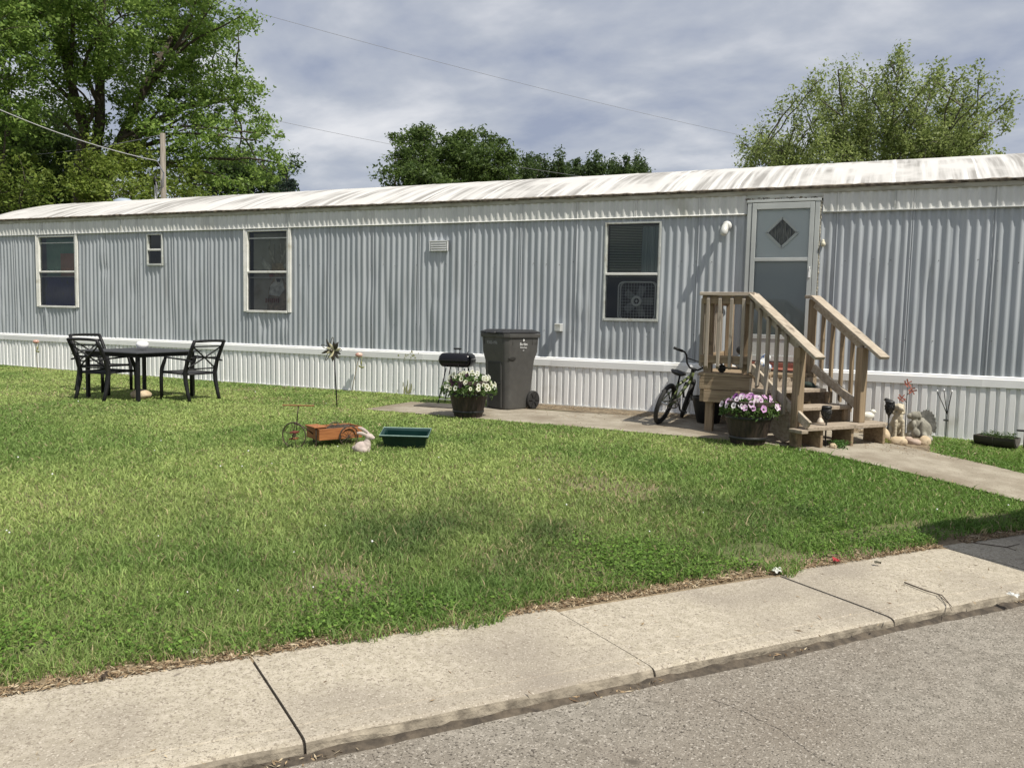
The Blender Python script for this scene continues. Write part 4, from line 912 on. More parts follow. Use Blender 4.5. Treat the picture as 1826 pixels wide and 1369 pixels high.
# ------------------------------------------------------------------ BIN
def text_mesh(txt, size, mat, parent, loc, rot, name='lettering', extrude=.0008):
    cu = bpy.data.curves.new('lettering_curve', 'FONT'); cu.body = txt; cu.size = size; cu.extrude = extrude; cu.align_x = 'CENTER'; cu.align_y = 'CENTER'
    tmp = bpy.data.objects.new('lettering_tmp', cu); COL.objects.link(tmp); dg = bpy.context.evaluated_depsgraph_get()
    me = bpy.data.meshes.new_from_object(tmp.evaluated_get(dg)); bpy.data.objects.remove(tmp); me.materials.clear(); me.materials.append(mat)
    o = bpy.data.objects.new(name, me); COL.objects.link(o); o.parent = parent; o.location = loc; o.rotation_euler = rot; return o
def make_bin():
    x, y = -4.59, -.76; t = thing('wheeled_bin', 'tall dark grey wheeled rubbish bin with a black lid against the home', 'wheeled bin', (x, y, gzf(x, y)+.012), rz=-.40); t.scale = (.88, .88, .965)
    # local: front faces -y, wheels at +y; w along x
    def sect(hw, yf, yb, z, ch): return [(-hw, yf+ch, z), (-hw+ch, yf, z), (hw-ch, yf, z), (hw, yf+ch, z), (hw, yb, z), (-hw, yb, z)]
    rings = [sect(.250, -.27, .17, 0, .05), sect(.254, -.275, .20, .10, .05), sect(.272, -.305, .26, .66, .06), sect(.295, -.335, .30, .78, .06), sect(.305, -.345, .31, .985, .06)]
    b = MB(); vs = [v for r in rings for v in r]; n = 6
    b.add(vs, [(i*n+j, i*n+(j+1) % n, (i+1)*n+(j+1) % n, (i+1)*n+j) for i in range(len(rings)-1) for j in range(n)]+[tuple(range(n-1, -1, -1))])
    body = b.build('body', MAT['bin'], t, bevel=.018, seg=3, smooth=True)
    r = MB(); A = sect(.325, -.365, .325, .975, .07); B_ = sect(.330, -.37, .33, 1.03, .07); r.add(A+B_, [(j, (j+1) % 6, 6+(j+1) % 6, 6+j) for j in range(6)]+[tuple(range(5, -1, -1)), tuple(range(6, 12))]); r.build('rim', MAT['bin'], t, bevel=.01, seg=2)
    l = MB(); A = sect(.318, -.385, .33, 1.034, .07); B_ = sect(.318, -.38, .33, 1.055, .07); Cc = sect(.24, -.30, .25, 1.085, .05); l.add(A+B_+Cc, [(k*6+j, k*6+(j+1) % 6, k*6+6+(j+1) % 6, k*6+6+j) for k in range(2) for j in range(6)]+[tuple(range(5, -1, -1)), tuple(range(12, 18))])
    lid = l.build('lid', MAT['bin_lid'], t, bevel=.012, seg=2); h = MB(); h.tube([(-.10, -.36, 1.045), (-.09, -.405, 1.04), (.09, -.405, 1.04), (.10, -.36, 1.045)], .012, 6); h.build('lid_handle', MAT['bin_lid'], lid, smooth=True)
    # shade of the front recess and side grip painted as dark plates; lifting bar
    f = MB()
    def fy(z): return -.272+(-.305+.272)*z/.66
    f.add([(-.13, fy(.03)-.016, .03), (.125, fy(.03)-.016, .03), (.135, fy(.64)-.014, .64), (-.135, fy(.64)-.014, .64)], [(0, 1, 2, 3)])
    f.build('front_recess', nmat('bin_recess_shade', (.020, .020, .019), (.026, .026, .025), 12, .5), body)
    f = MB(); f.tube([(-.14, fy(.36)-.018, .36), (.14, fy(.36)-.018, .36)], .009, 8); f.build('grab_bar', MAT['dark_metal'], body, smooth=True)
    f = MB()
    for xx in (-.145, .145): f = MB(); f.bar((xx-.01, fy(.02)-.008, .02), (xx, fy(.64)-.006, .64), .016, .03); f.build('front_rib', MAT['bin'], body, bevel=.004)
    f = MB(); f.ell((.276, -.20, .70), (.010, .075, .035), 14, 8); f.build('side_grip', nmat('bin_grip', (.022, .021, .019)), body, smooth=True)  # dark raised oval painted as the shade inside the grip
    sb = MB()
    for yy in (-.22, -.02, .18, .26): sb.box((.302, yy, .93), (.008, .006, .10)); 
    for xx in (-.2, .02, .22): sb.box((xx, -.343, .93), (.006, .008, .10))
    sb.build('rim_gusset', nmat('bin_gusset', (.04, .038, .034)), body)
    for s in (-1, 1):
        w = MB(); w.lathe([(.055, -.028), (.118, -.028), (.128, -.016), (.128, .016), (.118, .028), (.055, .028)], (0, 0, 0), 26); w.v = [(s*.27+c_, .245+a_, .118+b_) for a_, b_, c_ in w.v]; wo = w.build('wheel', MAT['rubber'], t)
        k = MB(); k.lathe([(.005, -.02), (.06, -.02), (.06, .02), (.005, .02)], (0, 0, 0), 16); k.v = [(s*.27+c_, .245+a_, .118+b_) for a_, b_, c_ in k.v]
        for i in range(6): a_ = i*pi/3; k.bar((s*.298, .245+.03*cos(a_), .118+.03*sin(a_)), (s*.298, .245+.10*cos(a_), .118+.10*sin(a_)), .012, .02, up=(1, 0, 0))
        k.build('hub', MAT['black_plastic'], wo)
    ax = MB(); ax.tube([(-.29, .245, .118), (.29, .245, .118)], .012, 8); ax.build('axle', MAT['steel'], t)
    grey = nmat('bin_stamp', (.32, .32, .31)); text_mesh('9300-096', .062, grey, body, (-.02, -.3455, .905), (pi/2, 0, 0), 'serial_number')
    tilt = pi/2
    text_mesh('Borden', .052, MAT['print_white'], body, (.3025, -.0, .89), (tilt, 0, pi/2), 'logo_lettering'); text_mesh('Waste-Away', .026, MAT['print_white'], body, (.3015, -.0, .845), (tilt, 0, pi/2), 'logo_lettering')
    text_mesh('574', .020, MAT['print_white'], body, (.3, 0, .805), (tilt, 0, pi/2), 'logo_lettering')
    d = MB(); d.prism([(0, .925), (.018, .945), (0, .968), (-.018, .945)], .3030, .3042, 'x'); d.build('logo_emblem', MAT['print_white'], body)
make_bin()

# ------------------------------------------------------------------ GRILL
def make_grill():
    x, y = -5.37, -.78; g = gzf(x, y)+.02; t = thing('charcoal_grill', 'small black lidded charcoal grill on thin legs by the skirting', 'grill', (x, y, g), rz=.18)
    def shell(z0, z1, grow): 
        b = MB(); n = 32; rings = []
        for k in range(6):
            f = k/5; z = z0+(z1-z0)*f; r = .5*(1-(f**grow)*.20)
            rings.append([(.47*(abs(cos(a))**.34)*math.copysign(1, cos(a))*r, .33*(abs(sin(a))**.34)*math.copysign(1, sin(a))*r, z) for a in [2*pi*i/n for i in range(n)]])
        b.add([v for r_ in rings for v in r_], [(i*n+j, i*n+(j+1) % n, (i+1)*n+(j+1) % n, (i+1)*n+j) for i in range(5) for j in range(n)]+[tuple(range(5*n, 6*n))]); return b
    shell(.60, .692, 3.0).build('lid', MAT['grill'], t, smooth=True, bevel=.01); shell(.595, .508, 2.6).build('bowl', MAT['grill'], t, smooth=True)
    b = MB(); b.tube([(.235*(abs(cos(a))**.34)*math.copysign(1, cos(a)), .168*(abs(sin(a))**.34)*math.copysign(1, sin(a)), .598) for a in [2*pi*i/40 for i in range(40)]], .006, 6, closed=True); b.build('rim', MAT['dark_metal'], t, smooth=True)
    for sx in (-1, 1):
        for sy in (-1, 1):
            b = MB(); b.tube([(sx*.13, sy*.09, .49), (sx*.22, sy*.15, .0)], .008, 6); b.build('leg', MAT['dark_metal'], t, smooth=True)
    
    for sx in (-.03, .03): b = MB(); b.tube([(sx, 0, .685), (sx, 0, .745)], .006, 6); b.build('handle_post', MAT['steel'], t, smooth=True)
   
    b = MB(); b.bar((-.055, 0, .752), (.055, 0, .752), .03, .024); b.build('handle', MAT['black_plastic'], t, bevel=.006)
    b = MB(); b.bar((.14, -.02, .68), (.165, -.02, .725), .02, .006); b.ell((.07, -.168, .50), (.008, .008, .05), 8, 6); b.build('vent_lever', MAT['dark_metal'], t)
    b = MB(); b.tube([(-.21, -.145, .06), (.21, -.145, .06)], .006, 6); b.tube([(-.21, .145, .06), (.21, .145, .06)], .006, 6); b.tube([(-.21, -.145, .06), (-.21, .145, .06)], .006, 6); b.build('leg_brace', MAT['steel'], t)
    b = MB(); b.box((0, 0, .012), (.62, .42, .02), 0); o = b.build('rubber_mat', nmat('mat_dark', (.045, .040, .034), (.09, .08, .066), 9, .95, bump=.5), None, bevel=.004, loc=(-5.42, -1.12, gzf(-5.42, -1.1)+.004)); o.rotation_euler = (0, 0, .07); tag(o, 'dark worn mat lying on the concrete in front of the grill', 'mat')
make_grill()

# ------------------------------------------------------------------ BARREL PLANTERS
def make_barrel(x, y, label, scale, mound, petals, name_f, seed):
    rr = random.Random(seed); t = thing('barrel_planter', label, 'planter', (x, y, gzf(x, y)+.014))
    t.scale = (1, 1, 1.32); s = scale; n = 40; prof = [(.175, 0), (.183, .02), (.215, .12), (.243, .22), (.262, .305), (.272, .315), (.272, .345), (.258, .350), (.245, .345), (.240, .30)]
    b = MB(); vs = []
    for (r, z) in prof: vs += [((r-(.004 if j % 4 == 0 else 0))*s*cos(2*pi*j/n), (r-(.004 if j % 4 == 0 else 0))*s*sin(2*pi*j/n), z*s) for j in range(n)]
    b.add(vs, [(i*n+j, i*n+(j+1) % n, (i+1)*n+(j+1) % n, (i+1)*n+j) for i in range(len(prof)-1) for j in range(n)]+[tuple(range(n-1, -1, -1))])
    body = b.build('barrel', MAT['barrel'], t)
    h = MB()
    for z, r in ((.215, .243), (.05, .194)): h.lathe([(r*s, (z-.012)*s), ((r+.006)*s, (z-.010)*s), ((r+.008)*s, (z+.010)*s), ((r+.002)*s, (z+.012)*s)], (0, 0, 0), 40, cap=False)
    h.build('hoop', MAT['black_plastic'], body, smooth=True)
    so_ = MB(); so_.lathe([(.24*s, .30*s), (.12*s, .325*s), (.005, .33*s)], (0, 0, 0), 24, cap=False); so_.build('soil', MAT['barrel_in'], t)
    # foliage: leaf-sized faces in a low mound spilling over the rim
    MR, MH = mound
    def mz(q): return .315*s+MH*np.cos(np.clip(q/MR, 0, 1)*1.5)-.05*np.clip((q-.25*s)/(.1*s), 0, 1)
    N = 2600; a = RNG.uniform(0, 2*pi, N); r = np.sqrt(RNG.random(N))*MR; z = mz(r)*RNG.uniform(.80, 1.0, N)+RNG.normal(0, .014, N)
    Vl, Cl = leaf_quads(np.stack([r*np.cos(a), r*np.sin(a), z], -1), RNG.uniform(.014, .026, N), .55, np.array([.07, .135, .035]), np.array([.14, .22, .065]))
    np_mesh('foliage', Vl, np.arange(len(Vl)).reshape(-1, 4), MAT['leaf'], Cl, t)
    for k in range(len(petals)):
        cnt, cols, throat, rad = petals[k]
        for i in range(cnt):
            f = MB(); a_ = rr.uniform(0, 2*pi); q = sqrt(rr.random())*MR*1.02; zz = float(mz(q))+rr.uniform(0, .03)
            out_ = Vector((cos(a_)*q*2.2, sin(a_)*q*2.2-.25, .35+rr.uniform(-.1, .3))).normalized(); c = Vector((cos(a_)*q, sin(a_)*q, zz)); R = out_.to_track_quat('Z', 'Y').to_matrix(); rd = rad*rr.uniform(.8, 1.15)
            m_ = 20; vs = [c+R @ Vector((0, 0, -rd*.45))]; cl = [throat]
            for ring, (rf, zf_) in enumerate(((.28, -.25), (.70, -.02), (1.0, .03))):
                for j in range(m_):
                    an = 2*pi*j/m_; lob = 1-.14*(cos(5*an)*.5+.5)*(ring == 2); vs.append(c+R @ Vector((cos(an)*rd*rf*lob, sin(an)*rd*rf*lob, zf_*rd+(.10*rd*cos(5*an) if ring == 2 else 0)))); cl.append(throat if ring == 0 else cols[i % len(cols)])
            fs = [(0, 1+j, 1+(j+1) % m_) for j in range(m_)]+[(1+ring*m_+j, 1+ring*m_+(j+1) % m_, 1+(ring+1)*m_+(j+1) % m_, 1+(ring+1)*m_+j) for ring in range(2) for j in range(m_)]
            f.add(vs, fs); o = f.build(name_f, MAT['petal'], t, smooth=True, recalc=False)
            at = o.data.color_attributes.new('Col', 'FLOAT_COLOR', 'POINT'); at.data.foreach_set('color', [q_ for cc in cl for q_ in (*cc, 1)])
def leaf_quads(P, size, up, c1, c2, jitter=.25, flat=None, asp=.45):
    n = len(P); nrm = RNG.normal(0, 1, (n, 3)); nrm /= np.linalg.norm(nrm, axis=1)[:, None]; nrm[:, 2] = np.abs(nrm[:, 2])+up; nrm /= np.linalg.norm(nrm, axis=1)[:, None]
    t = RNG.normal(0, 1, (n, 3)); t -= nrm*np.sum(t*nrm, 1)[:, None]; t /= np.linalg.norm(t, axis=1)[:, None]; b = np.cross(nrm, t); s = np.asarray(size).reshape(-1, 1)
    V = np.stack([P-t*s, P+b*s*asp+nrm*s*.15, P+t*s, P-b*s*asp+nrm*s*.15], 1).reshape(-1, 3)
    k = RNG.random((n, 1)); C = (c1*(1-k)+c2*k)*RNG.uniform(1-jitter, 1+jitter, (n, 1))
    return V, np.repeat(C, 4, 0)
W_ = (.74, .74, .60); Wy = (.73, .73, .60); Y_ = (.30, .30, .05)
make_barrel(-4.63, -1.86, 'half barrel planter brimming with white petunias beside the grey bin', .96, (.345, .09), [(84, [W_, Wy, (.70, .70, .64)], (.22, .24, .05), .026), (15, [(.035, .012, .03), (.05, .015, .03)], (.02, .01, .02), .025)], 'petunia', 3)
make_barrel(-1.27, -2.06, 'half barrel planter with pink petunias in front of the porch', 0.97, (.295, .05), [(30, [(.76, .48, .74), (.70, .38, .68), (.80, .60, .78)], (.58, .34, .56), .031), (22, [(.80, .70, .78), (.80, .77, .79)], (.62, .5, .55), .028), (4, [(.25, .08, .28)], (.08, .02, .1), .032)], 'petunia', 5)
# ------------------------------------------------------------------ BICYCLE
def make_bike():
    x, y = -2.43, -1.22; t = thing('bicycle', 'small camouflage green bicycle leaning beside the porch', 'bicycle', (x, y, gzf(x, y)+.01), rot=(0, radians(17), radians(-6)))
    R = .235; FW = .84
    def wheel(cy, yaw=0):
        Rm = Matrix.Rotation(yaw, 3, 'Z'); c = Vector((0, cy, R+.02)); ax = Rm @ Vector((1, 0, 0))
        b = MB(); b.ring(c, R-.005, .026, ax, 36, 10); o = b.build('wheel', MAT['rubber'], t, smooth=True)
        b = MB(); b.ring(c, R-.036, .010, ax, 36, 6); b.build('rim', MAT['dark_metal'], o, smooth=True)
        b = MB(); u = Vector((0, 0, 1)); w = ax.cross(u)
        for k in range(18): a = k*pi/9; d = u*cos(a)+w*sin(a); b.tube([c+ax*(.022 if k % 2 else -.022)+d*.018, c+d*(R-.04)], .0016, 4)
        b.tube([c-ax*.045, c+ax*.045], .014, 8); b.build('spokes', MAT['steel'], o)
        return c
    rc = wheel(0); yaw = radians(14); fc = wheel(FW, yaw)
    BB = Vector((0, .33, .255)); ST = Vector((0, .235, .50)); HT = Vector((0, .665, .60)); HB = Vector((0, .70, .50))
    b = MB(); b.tube([HT+Vector((0, 0, -.02)), ST+Vector((0, .01, -.03))], .019, 8); b.tube([HB+Vector((0, 0, .01)), BB], .021, 8); b.tube([BB, ST], .016, 8); b.tube([HT+Vector((0, -.006, .02)), HB+Vector((0, .006, -.02))], .024, 10)
    for s in (-1, 1): b.tube([BB+Vector((s*.025, -.02, 0)), rc+Vector((s*.055, 0, 0))], .010, 6); b.tube([ST+Vector((s*.012, 0, -.04)), rc+Vector((s*.055, 0, .0))], .009, 6)
    b.build('frame', MAT['bike_green'], t, smooth=True)
    Rz = Matrix.Rotation(yaw, 3, 'Z'); b = MB()
    crown = HB+Vector((0, .02, -.045))
    for s in (-1, 1): b.tube([HB+Vector((0, .008, -.02)), crown+Rz @ Vector((s*.052, 0, 0)), crown+Rz @ Vector((s*.056, .02, -.10)), fc+Rz @ Vector((s*.056, 0, 0))], .013, 8)
    b.build('fork', MAT['dark_metal'], t, smooth=True)
    st_ = HT+Vector((0, -.012, .04)); b = MB(); b.tube([HT, st_], .014, 8); b.bar(st_+Vector((0, -.01, 0)), st_+Vector((0, .05, .01)), .045, .035); b.build('stem', MAT['dark_metal'], t)
    hb = MB(); pts = []
    for s in (-1, 1):
        pts = [st_+Rz @ Vector(v) for v in ((0, .04, .01), (s*.05, .04, .015), (s*.10, .035, .06), (s*.135, .03, .15), (s*.17, .01, .185), (s*.30, -.055, .20))]; hb.tube(pts, .0115, 8)
    hb.tube([st_+Rz @ Vector((-.125, .032, .12)), st_+Rz @ Vector((.125, .032, .12))], .008, 6); hbo = hb.build('handlebar', MAT['dark_metal'], t, smooth=True)
    for s in (-1, 1): g = MB(); g.tube([st_+Rz @ Vector((s*.195, -.003, .188)), st_+Rz @ Vector((s*.305, -.057, .201))], .017, 10); g.build('grip', MAT['rubber'], hbo, smooth=True)
    b = MB(); b.tube([ST, ST+Vector((0, -.03, .10))], .012, 8); b.build('seat_post', MAT['dark_metal'], t, smooth=True)
    s_ = MB(); c = ST+Vector((0, -.03, .115)); rows = [(-.13, .075, .016), (-.10, .098, .030), (-.03, .082, .024), (.03, .042, .012), (.10, .028, .006), (.14, .018, 0)]
    vs = []; n = 10
    for (yy, hw, zz) in rows: vs += [c+Vector((hw*cos(2*pi*j/n), yy, zz+.024*sin(2*pi*j/n))) for j in range(n)]
    s_.add(vs, [(i*n+j, i*n+(j+1) % n, (i+1)*n+(j+1) % n, (i+1)*n+j) for i in range(5) for j in range(n)]+[tuple(range(n)), tuple(range(5*n, 6*n))]); s_.build('saddle', MAT['black_plastic'], t, smooth=True)
    ch = MB(); ch.ring(BB+Vector((.045, 0, 0)), .060, .007, (1, 0, 0), 24, 6); ch.ring(rc+Vector((.045, 0, 0)), .03, .006, (1, 0, 0), 18, 6); ch.bar(BB+Vector((.052, 0, .062)), rc+Vector((.052, 0, .032)), .006, .02); ch.bar(BB+Vector((.052, 0, -.062)), rc+Vector((.052, 0, -.032)), .006, .012)
    for k in range(4): a = k*pi/2+.4; ch.bar(BB+Vector((.045, 0, 0)), BB+Vector((.045, .058*cos(a), .058*sin(a))), .005, .012)
    ch.build('chain_drive', nmat('chain_steel', (.30, .28, .25), (.5, .48, .45), 40, .35, metal=.7), t)
    for s in (-1, 1):
        p = MB(); e_ = BB+Vector((s*.075, s*.085, -s*.09)); p.bar(BB+Vector((s*.06, 0, 0)), e_, .012, .018); p.box(e_+Vector((s*.045, 0, 0)), (.075, .06, .016)); p.build('pedal', MAT['black_plastic'], t)
    k = MB(); k.tube([rc+Vector((-.05, .03, .0)), rc+Vector((-.06, .06, -.05))], .008, 6); k.build('axle_peg', MAT['steel'], t)
make_bike()
# ------------------------------------------------------------------ TRICYCLE PLANTER, RABBIT, TROUGH
def make_trike():
    hd = atan2(-.89, -.46); steer = -.95; x, y = -4.86, -4.24; g = gzf(x, y); t = thing('tricycle_planter', 'orange brown wooden cart planter shaped like a tricycle on the lawn', 'planter', (x, y, g), rz=hd-pi/2)
    # +y = heading; box
    L, W, H, zb = .45, .27, .108, .075
    b = MB(); k = .012
    for s in (-1, 1): b.box((s*(W/2), 0, zb+H/2), (k, L, H)); b.box((0, s*(L/2-k/2), zb+H/2), (W-k, k, H))
    b.box((0, 0, zb+.006), (W-k, L-2*k, .012)); b.build('cart_box', MAT['terra'], t, bevel=.002)
    so_ = MB(); rr = random.Random(6)
    for _ in range(60): so_.ell((rr.uniform(-.11, .11), rr.uniform(-.16, .16), zb+.085+rr.uniform(0, .014)), (.03, .03, .018), 6, 4)
    so_.build('soil', MAT['barrel_in'], t)
    tw = MB()
    for _ in range(14):
        p = Vector((rr.uniform(-.1, .1), rr.uniform(-.1, .17), zb+.09)); tw.tube([p, p+Vector((rr.uniform(-.05, .05), rr.uniform(-.05, .05), rr.uniform(.02, .05)))], .0025, 4)
    tw.build('dry_twigs', nmat('twig', (.09, .06, .04)), t)
    b = MB(); b.box((0, L/2-.03, zb+H+.012), (W*.8, .13, .012)); b.build('seat_board', MAT['terra'], t, bevel=.003)
    for s in (-1, 1):
        w = MB(); c = (s*(W/2+.022), -.075, .098); w.ring(c, .098, .006, (1, 0, 0), 32, 6); w.build('rear_wheel', MAT['rust_iron'], t, smooth=True)
        ar = MB(); ar.ring(c, .076, .009, (1, 0, 0), 18, 6, a0=-pi*.5-.1, a1=pi*.5+.1) if False else ar.tube([Vector(c)+Vector((-s*.008, .078*cos(a), .078*sin(a))) for a in np.linspace(.0, pi, 14)], .008, 6); ar.build('wheel_arch', MAT['terra'], t, smooth=True)
        sp = MB()
        for q in range(6): a = q*pi/6; sp.tube([(c[0], c[1]-.096*cos(a), c[2]-.096*sin(a)), (c[0], c[1]+.096*cos(a), c[2]+.096*sin(a))], .0022, 4)
        sp.build('wheel_spokes', MAT['rust_iron'], t)
    ax = MB(); ax.tube([(-W/2-.03, -.075, .098), (W/2+.03, -.075, .098)], .004, 6); ax.tube([(.0, L/2, .05), (.0, L/2-.02, .2)], .006, 6); ax.tube([(-W*.32, L/2+.006, .0), (-W*.32, L/2+.008, zb+H)], .007, 6); ax.tube([(W*.32, L/2-.05, .0), (W*.32, L/2-.05, zb)], .006, 6); ax.tube([(-W*.32, L/2, .04), (W*.32, L/2-.05, .05)], .004, 5); ax.build('undercarriage', MAT['rust_iron'], t)
    fcy = L/2+.19; R = .122; tr_ = t; t = thing('front_fork', None, None, (0, fcy, 0), rz=steer); t.parent = tr_; fy0 = fcy; fcy = 0; w = MB(); w.ring((0, fcy, R), R, .0065, (1, 0, 0), 36, 6); w.build('front_wheel', MAT['rust_iron'], t, smooth=True)
    sp = MB()
    for q in range(3): a = q*pi/3+.3; sp.tube([(0, fcy-R*cos(a), R-R*sin(a)), (0, fcy+R*cos(a), R+R*sin(a))], .003, 5)
    sp.tube([(-.03, fcy, R), (.03, fcy, R)], .008, 8); sp.build('front_spokes', MAT['rust_iron'], t)
    f = MB(); top = Vector((0, fcy-.03, .262))
    for s in (-1, 1): f.tube([(s*.022, fcy, R), (s*.022, fcy-.02, .225), top], .004, 6)
    f.tube([top, (0, fcy-.045, .405)], .0055, 8); f.build('fork', MAT['rust_iron'], t, smooth=True); f = MB(); f.tube([(0, fy0-.0, .235), (0, L/2+.08, .19), (0, L/2-.005, .12)], .006, 6); f.build('frame_bar', MAT['rust_iron'], tr_, smooth=True)
    h = MB(); an = atan2(.41, .91)-(hd-pi/2)-steer; h.bar((-.15*cos(an), fcy-.045-.15*sin(an), .408), (.15*cos(an), fcy-.045+.15*sin(an), .408), .022, .012); h.build('handlebar', MAT['rust_bar'], t, bevel=.003)
    for s in (-1, 1):
        p = MB(); p.box((s*.085, fcy+s*.055, R-s*.045), (.085, .055, .014)); p.build('pedal', MAT['terra'] if s > 0 else nmat('pedal_red', (.10, .02, .015), (.16, .035, .02), 20, .6), t, bevel=.002)
        p = MB(); p.tube([(s*.03, fcy, R), (s*.04, fcy+s*.055, R-s*.045), (s*.08, fcy+s*.055, R-s*.045)], .004, 5); p.build('crank', MAT['rust_iron'], t)
make_trike()
def make_rabbit():
    x, y = -4.40, -4.42; a = atan2(.41, .91)
    b = MB(); E = b.ell
    E((-.012, 0, .058), (.082, .062, .064)); E((-.04, 0, .05), (.062, .066, .055)); E((.035, 0, .085), (.045, .045, .055)); E((.045, 0, .118), (.032, .034, .05)); E((.052, .03, .035), (.022, .018, .045)); E((.052, -.03, .035), (.022, .018, .045)); E((.0, -.05, .035), (.045, .02, .035)); E((.0, .05, .035), (.045, .02, .035))
    E((.062, 0, .168), (.046, .036, .034)); E((.092, 0, .158), (.028, .024, .022)); E((.108, 0, .160), (.013, .015, .013))
    E((.07, .03, .172), (.012, .008, .012)); E((.07, -.03, .172), (.012, .008, .012)); E((-.095, 0, .05), .024)
    for s, dy, dz in ((1, .024, .012), (-1, -.022, -.010)):
        for k in range(7):
            f = k/6; E((.045-.095*f, dy+s*.010*f, .190+dz+.040*sin(f*1.5)+(.010 if s > 0 else -.012)*f), (.017, .0085+.004*sin(f*pi), .013+.008*sin(f*pi)), 10, 7)
    o = b.build('rabbit_statue', MAT['bunny'], None, remesh=.0052, smoothmod=3, loc=(x, y, gzf(x, y)-.005)); o.rotation_euler = (0, 0, a); o.scale = (.9, .9, .92)
    tag(o, 'pinkish stone garden rabbit with swept back ears on the lawn', 'statue')
make_rabbit()
def make_greenbox():
    x, y = -4.20, -3.99; t = thing('planter_trough', 'empty dark green plastic flower trough lying on the lawn', 'planter', (x, y, gzf(x, y)-.01), rot=(radians(12), 0, radians(22)))
    def rect(hx, hy, z): return [(-hx, -hy, z), (hx, -hy, z), (hx, hy, z), (-hx, hy, z)]
    b = MB(); R = [rect(.185, .075, 0), rect(.215, .098, .145), rect(.235, .115, .147), rect(.238, .118, .165), rect(.228, .108, .167), rect(.205, .09, .150), rect(.178, .068, .015)]
    b.add([v for r in R for v in r], [(i*4+j, i*4+(j+1) % 4, (i+1)*4+(j+1) % 4, (i+1)*4+j) for i in range(6) for j in range(4)]+[(3, 2, 1, 0), (24, 25, 26, 27)]); b.build('trough', MAT['greenbox'], t, bevel=.005, seg=2)
    r = MB(); r.tube([(p[0], p[1], .168) for p in rect(.233, .113, 0)], .0055, 6, closed=True); r.build('rolled_rim', nmat('rim_green', (.20, .30, .27), (.30, .40, .36), 8, .4), t)
make_greenbox()
GRASS_HOLES += [(-4.42, -4.38, .075), (-4.25, -4.0, .12), (-4.39, -4.06, .09), (-4.11, -3.95, .09)]
# ------------------------------------------------------------------ STATUES, ROCKS
def make_dog():
    x, y = .14, -.62; b = MB(); E = b.ell
    # local: -y faces the street; haunches behind, two straight front legs
    E((0, .07, .11), (.085, .10, .10)); E((-.075, .05, .075), (.045, .085, .07)); E((.075, .05, .075), (.045, .085, .07)); E((0, .01, .19), (.075, .075, .10)); E((0, -.025, .255), (.066, .06, .075)); E((0, -.03, .30), (.05, .048, .05))
    for s in (-1, 1):
        for k in range(6): f = k/5; E((s*(.048+.006*f), -.06-.012*f, .20-.18*f), (.027-.004*f, .027-.003*f, .035), 10, 7)
        E((s*.056, -.095, .017), (.030, .042, .018)); E((s*.085, -.02, .018), (.03, .055, .02))
        for k in range(4): f = k/3; E((s*(.060+.012*f), -.015-.01*f, .385-.075*f), (.018, .026, .026), 9, 6)
    E((0, -.03, .365), (.062, .060, .052)); E((0, -.085, .35), (.038, .045, .034)); E((0, -.118, .352), (.028, .022, .024)); E((0, -.136, .362), (.013, .010, .010)); E((0, -.03, .305), (.064, .058, .012)); E((0, -.08, .265), (.014, .010, .022))
    for s in (-1, 1): E((s*.028, -.078, .383), (.012, .012, .010))
    E((.0, .17, .03), (.03, .07, .022))
    o = b.build('dog_statue', MAT['dogstone'], None, remesh=.0068, smoothmod=2, loc=(x, y, gzf(x, y)+.012)); o.rotation_euler = (0, 0, .42); o.scale = (.82, .82, .97); tag(o, 'sandy stone statue of a sitting puppy beside the porch steps', 'statue')
make_dog()
def make_grey_statue():
    """grey carved figure of a curled winged creature resting with its head up"""
    x, y = .36, -.52; b = MB(); E = b.ell
    E((.02, .02, .13), (.13, .10, .11)); E((.10, .0, .10), (.09, .09, .10)); E((-.08, -.01, .12), (.08, .08, .085)); E((.055, -.075, .115), (.05, .05, .095)); E((.08, -.10, .05), (.045, .06, .045)); E((.13, -.11, .025), (.07, .045, .026)); E((.165, -.08, .03), (.04, .04, .03))
    E((-.05, -.03, .205), (.05, .05, .05)); E((-.065, -.04, .255), (.075, .055, .045)); E((-.125, -.05, .25), (.045, .04, .032)); E((-.02, -.03, .27), (.045, .04, .035)); E((.005, -.035, .25), (.03, .035, .03)); E((-.07, -.085, .16), (.04, .035, .05)); E((-.03, -.10, .08), (.06, .04, .05)); E((-.11, -.06, .05), (.06, .05, .05))
    o = b.build('garden_statue', MAT['greystone'], None, remesh=.008, smoothmod=2, loc=(x, y, gzf(x, y)+.01)); o.scale = (.74, .80, 1.08); tag(o, 'grey stone garden creature curled up with a scalloped wing behind the puppy statue', 'statue')
    w = MB(); n = 22; vs = [(0.0, 0, 0)]
    for k in range(n+1): a = -1.0+3.0*k/n; r = .145*(1+.06*abs(sin(k*1.57))); vs.append((r*sin(a)*.85, .02*cos(a*1.5), r*cos(a)*1.05))
    w.add(vs, [(0, k+1, k+2) for k in range(n)]); 
    for k in range(0, n, 1): w.ell(vs[k+1], (.015, .014, .017), 6, 4)
    wo = w.build('wing', nmat('wing_stone', (.10, .10, .088), (.20, .195, .175), 14, .9, bump=.4), o, loc=(.105, .05, .145)); q = wo.modifiers.new('thick', 'SOLIDIFY'); q.thickness = .02
make_grey_statue()
def make_rock(x, y, r, mat, label, seed, rz=0, dz=0):
    r = tuple(k*.82 for k in r); b = MB(); random.seed(seed); b.ell((0, 0, 0), r, 12, 8, jit=.10); o = b.build('garden_rock', mat, None, smooth=True, loc=(x, y, gzf(x, y)+r[2]*.62+dz), subsurf=1); o.rotation_euler = (0, 0, rz); tag(o, label, 'rock', 'rocks around the puppy statue')
make_rock(.005, -.80, (.095, .075, .105), MAT['rock'], 'large rounded tan rock against the end of the bottom step', 1)
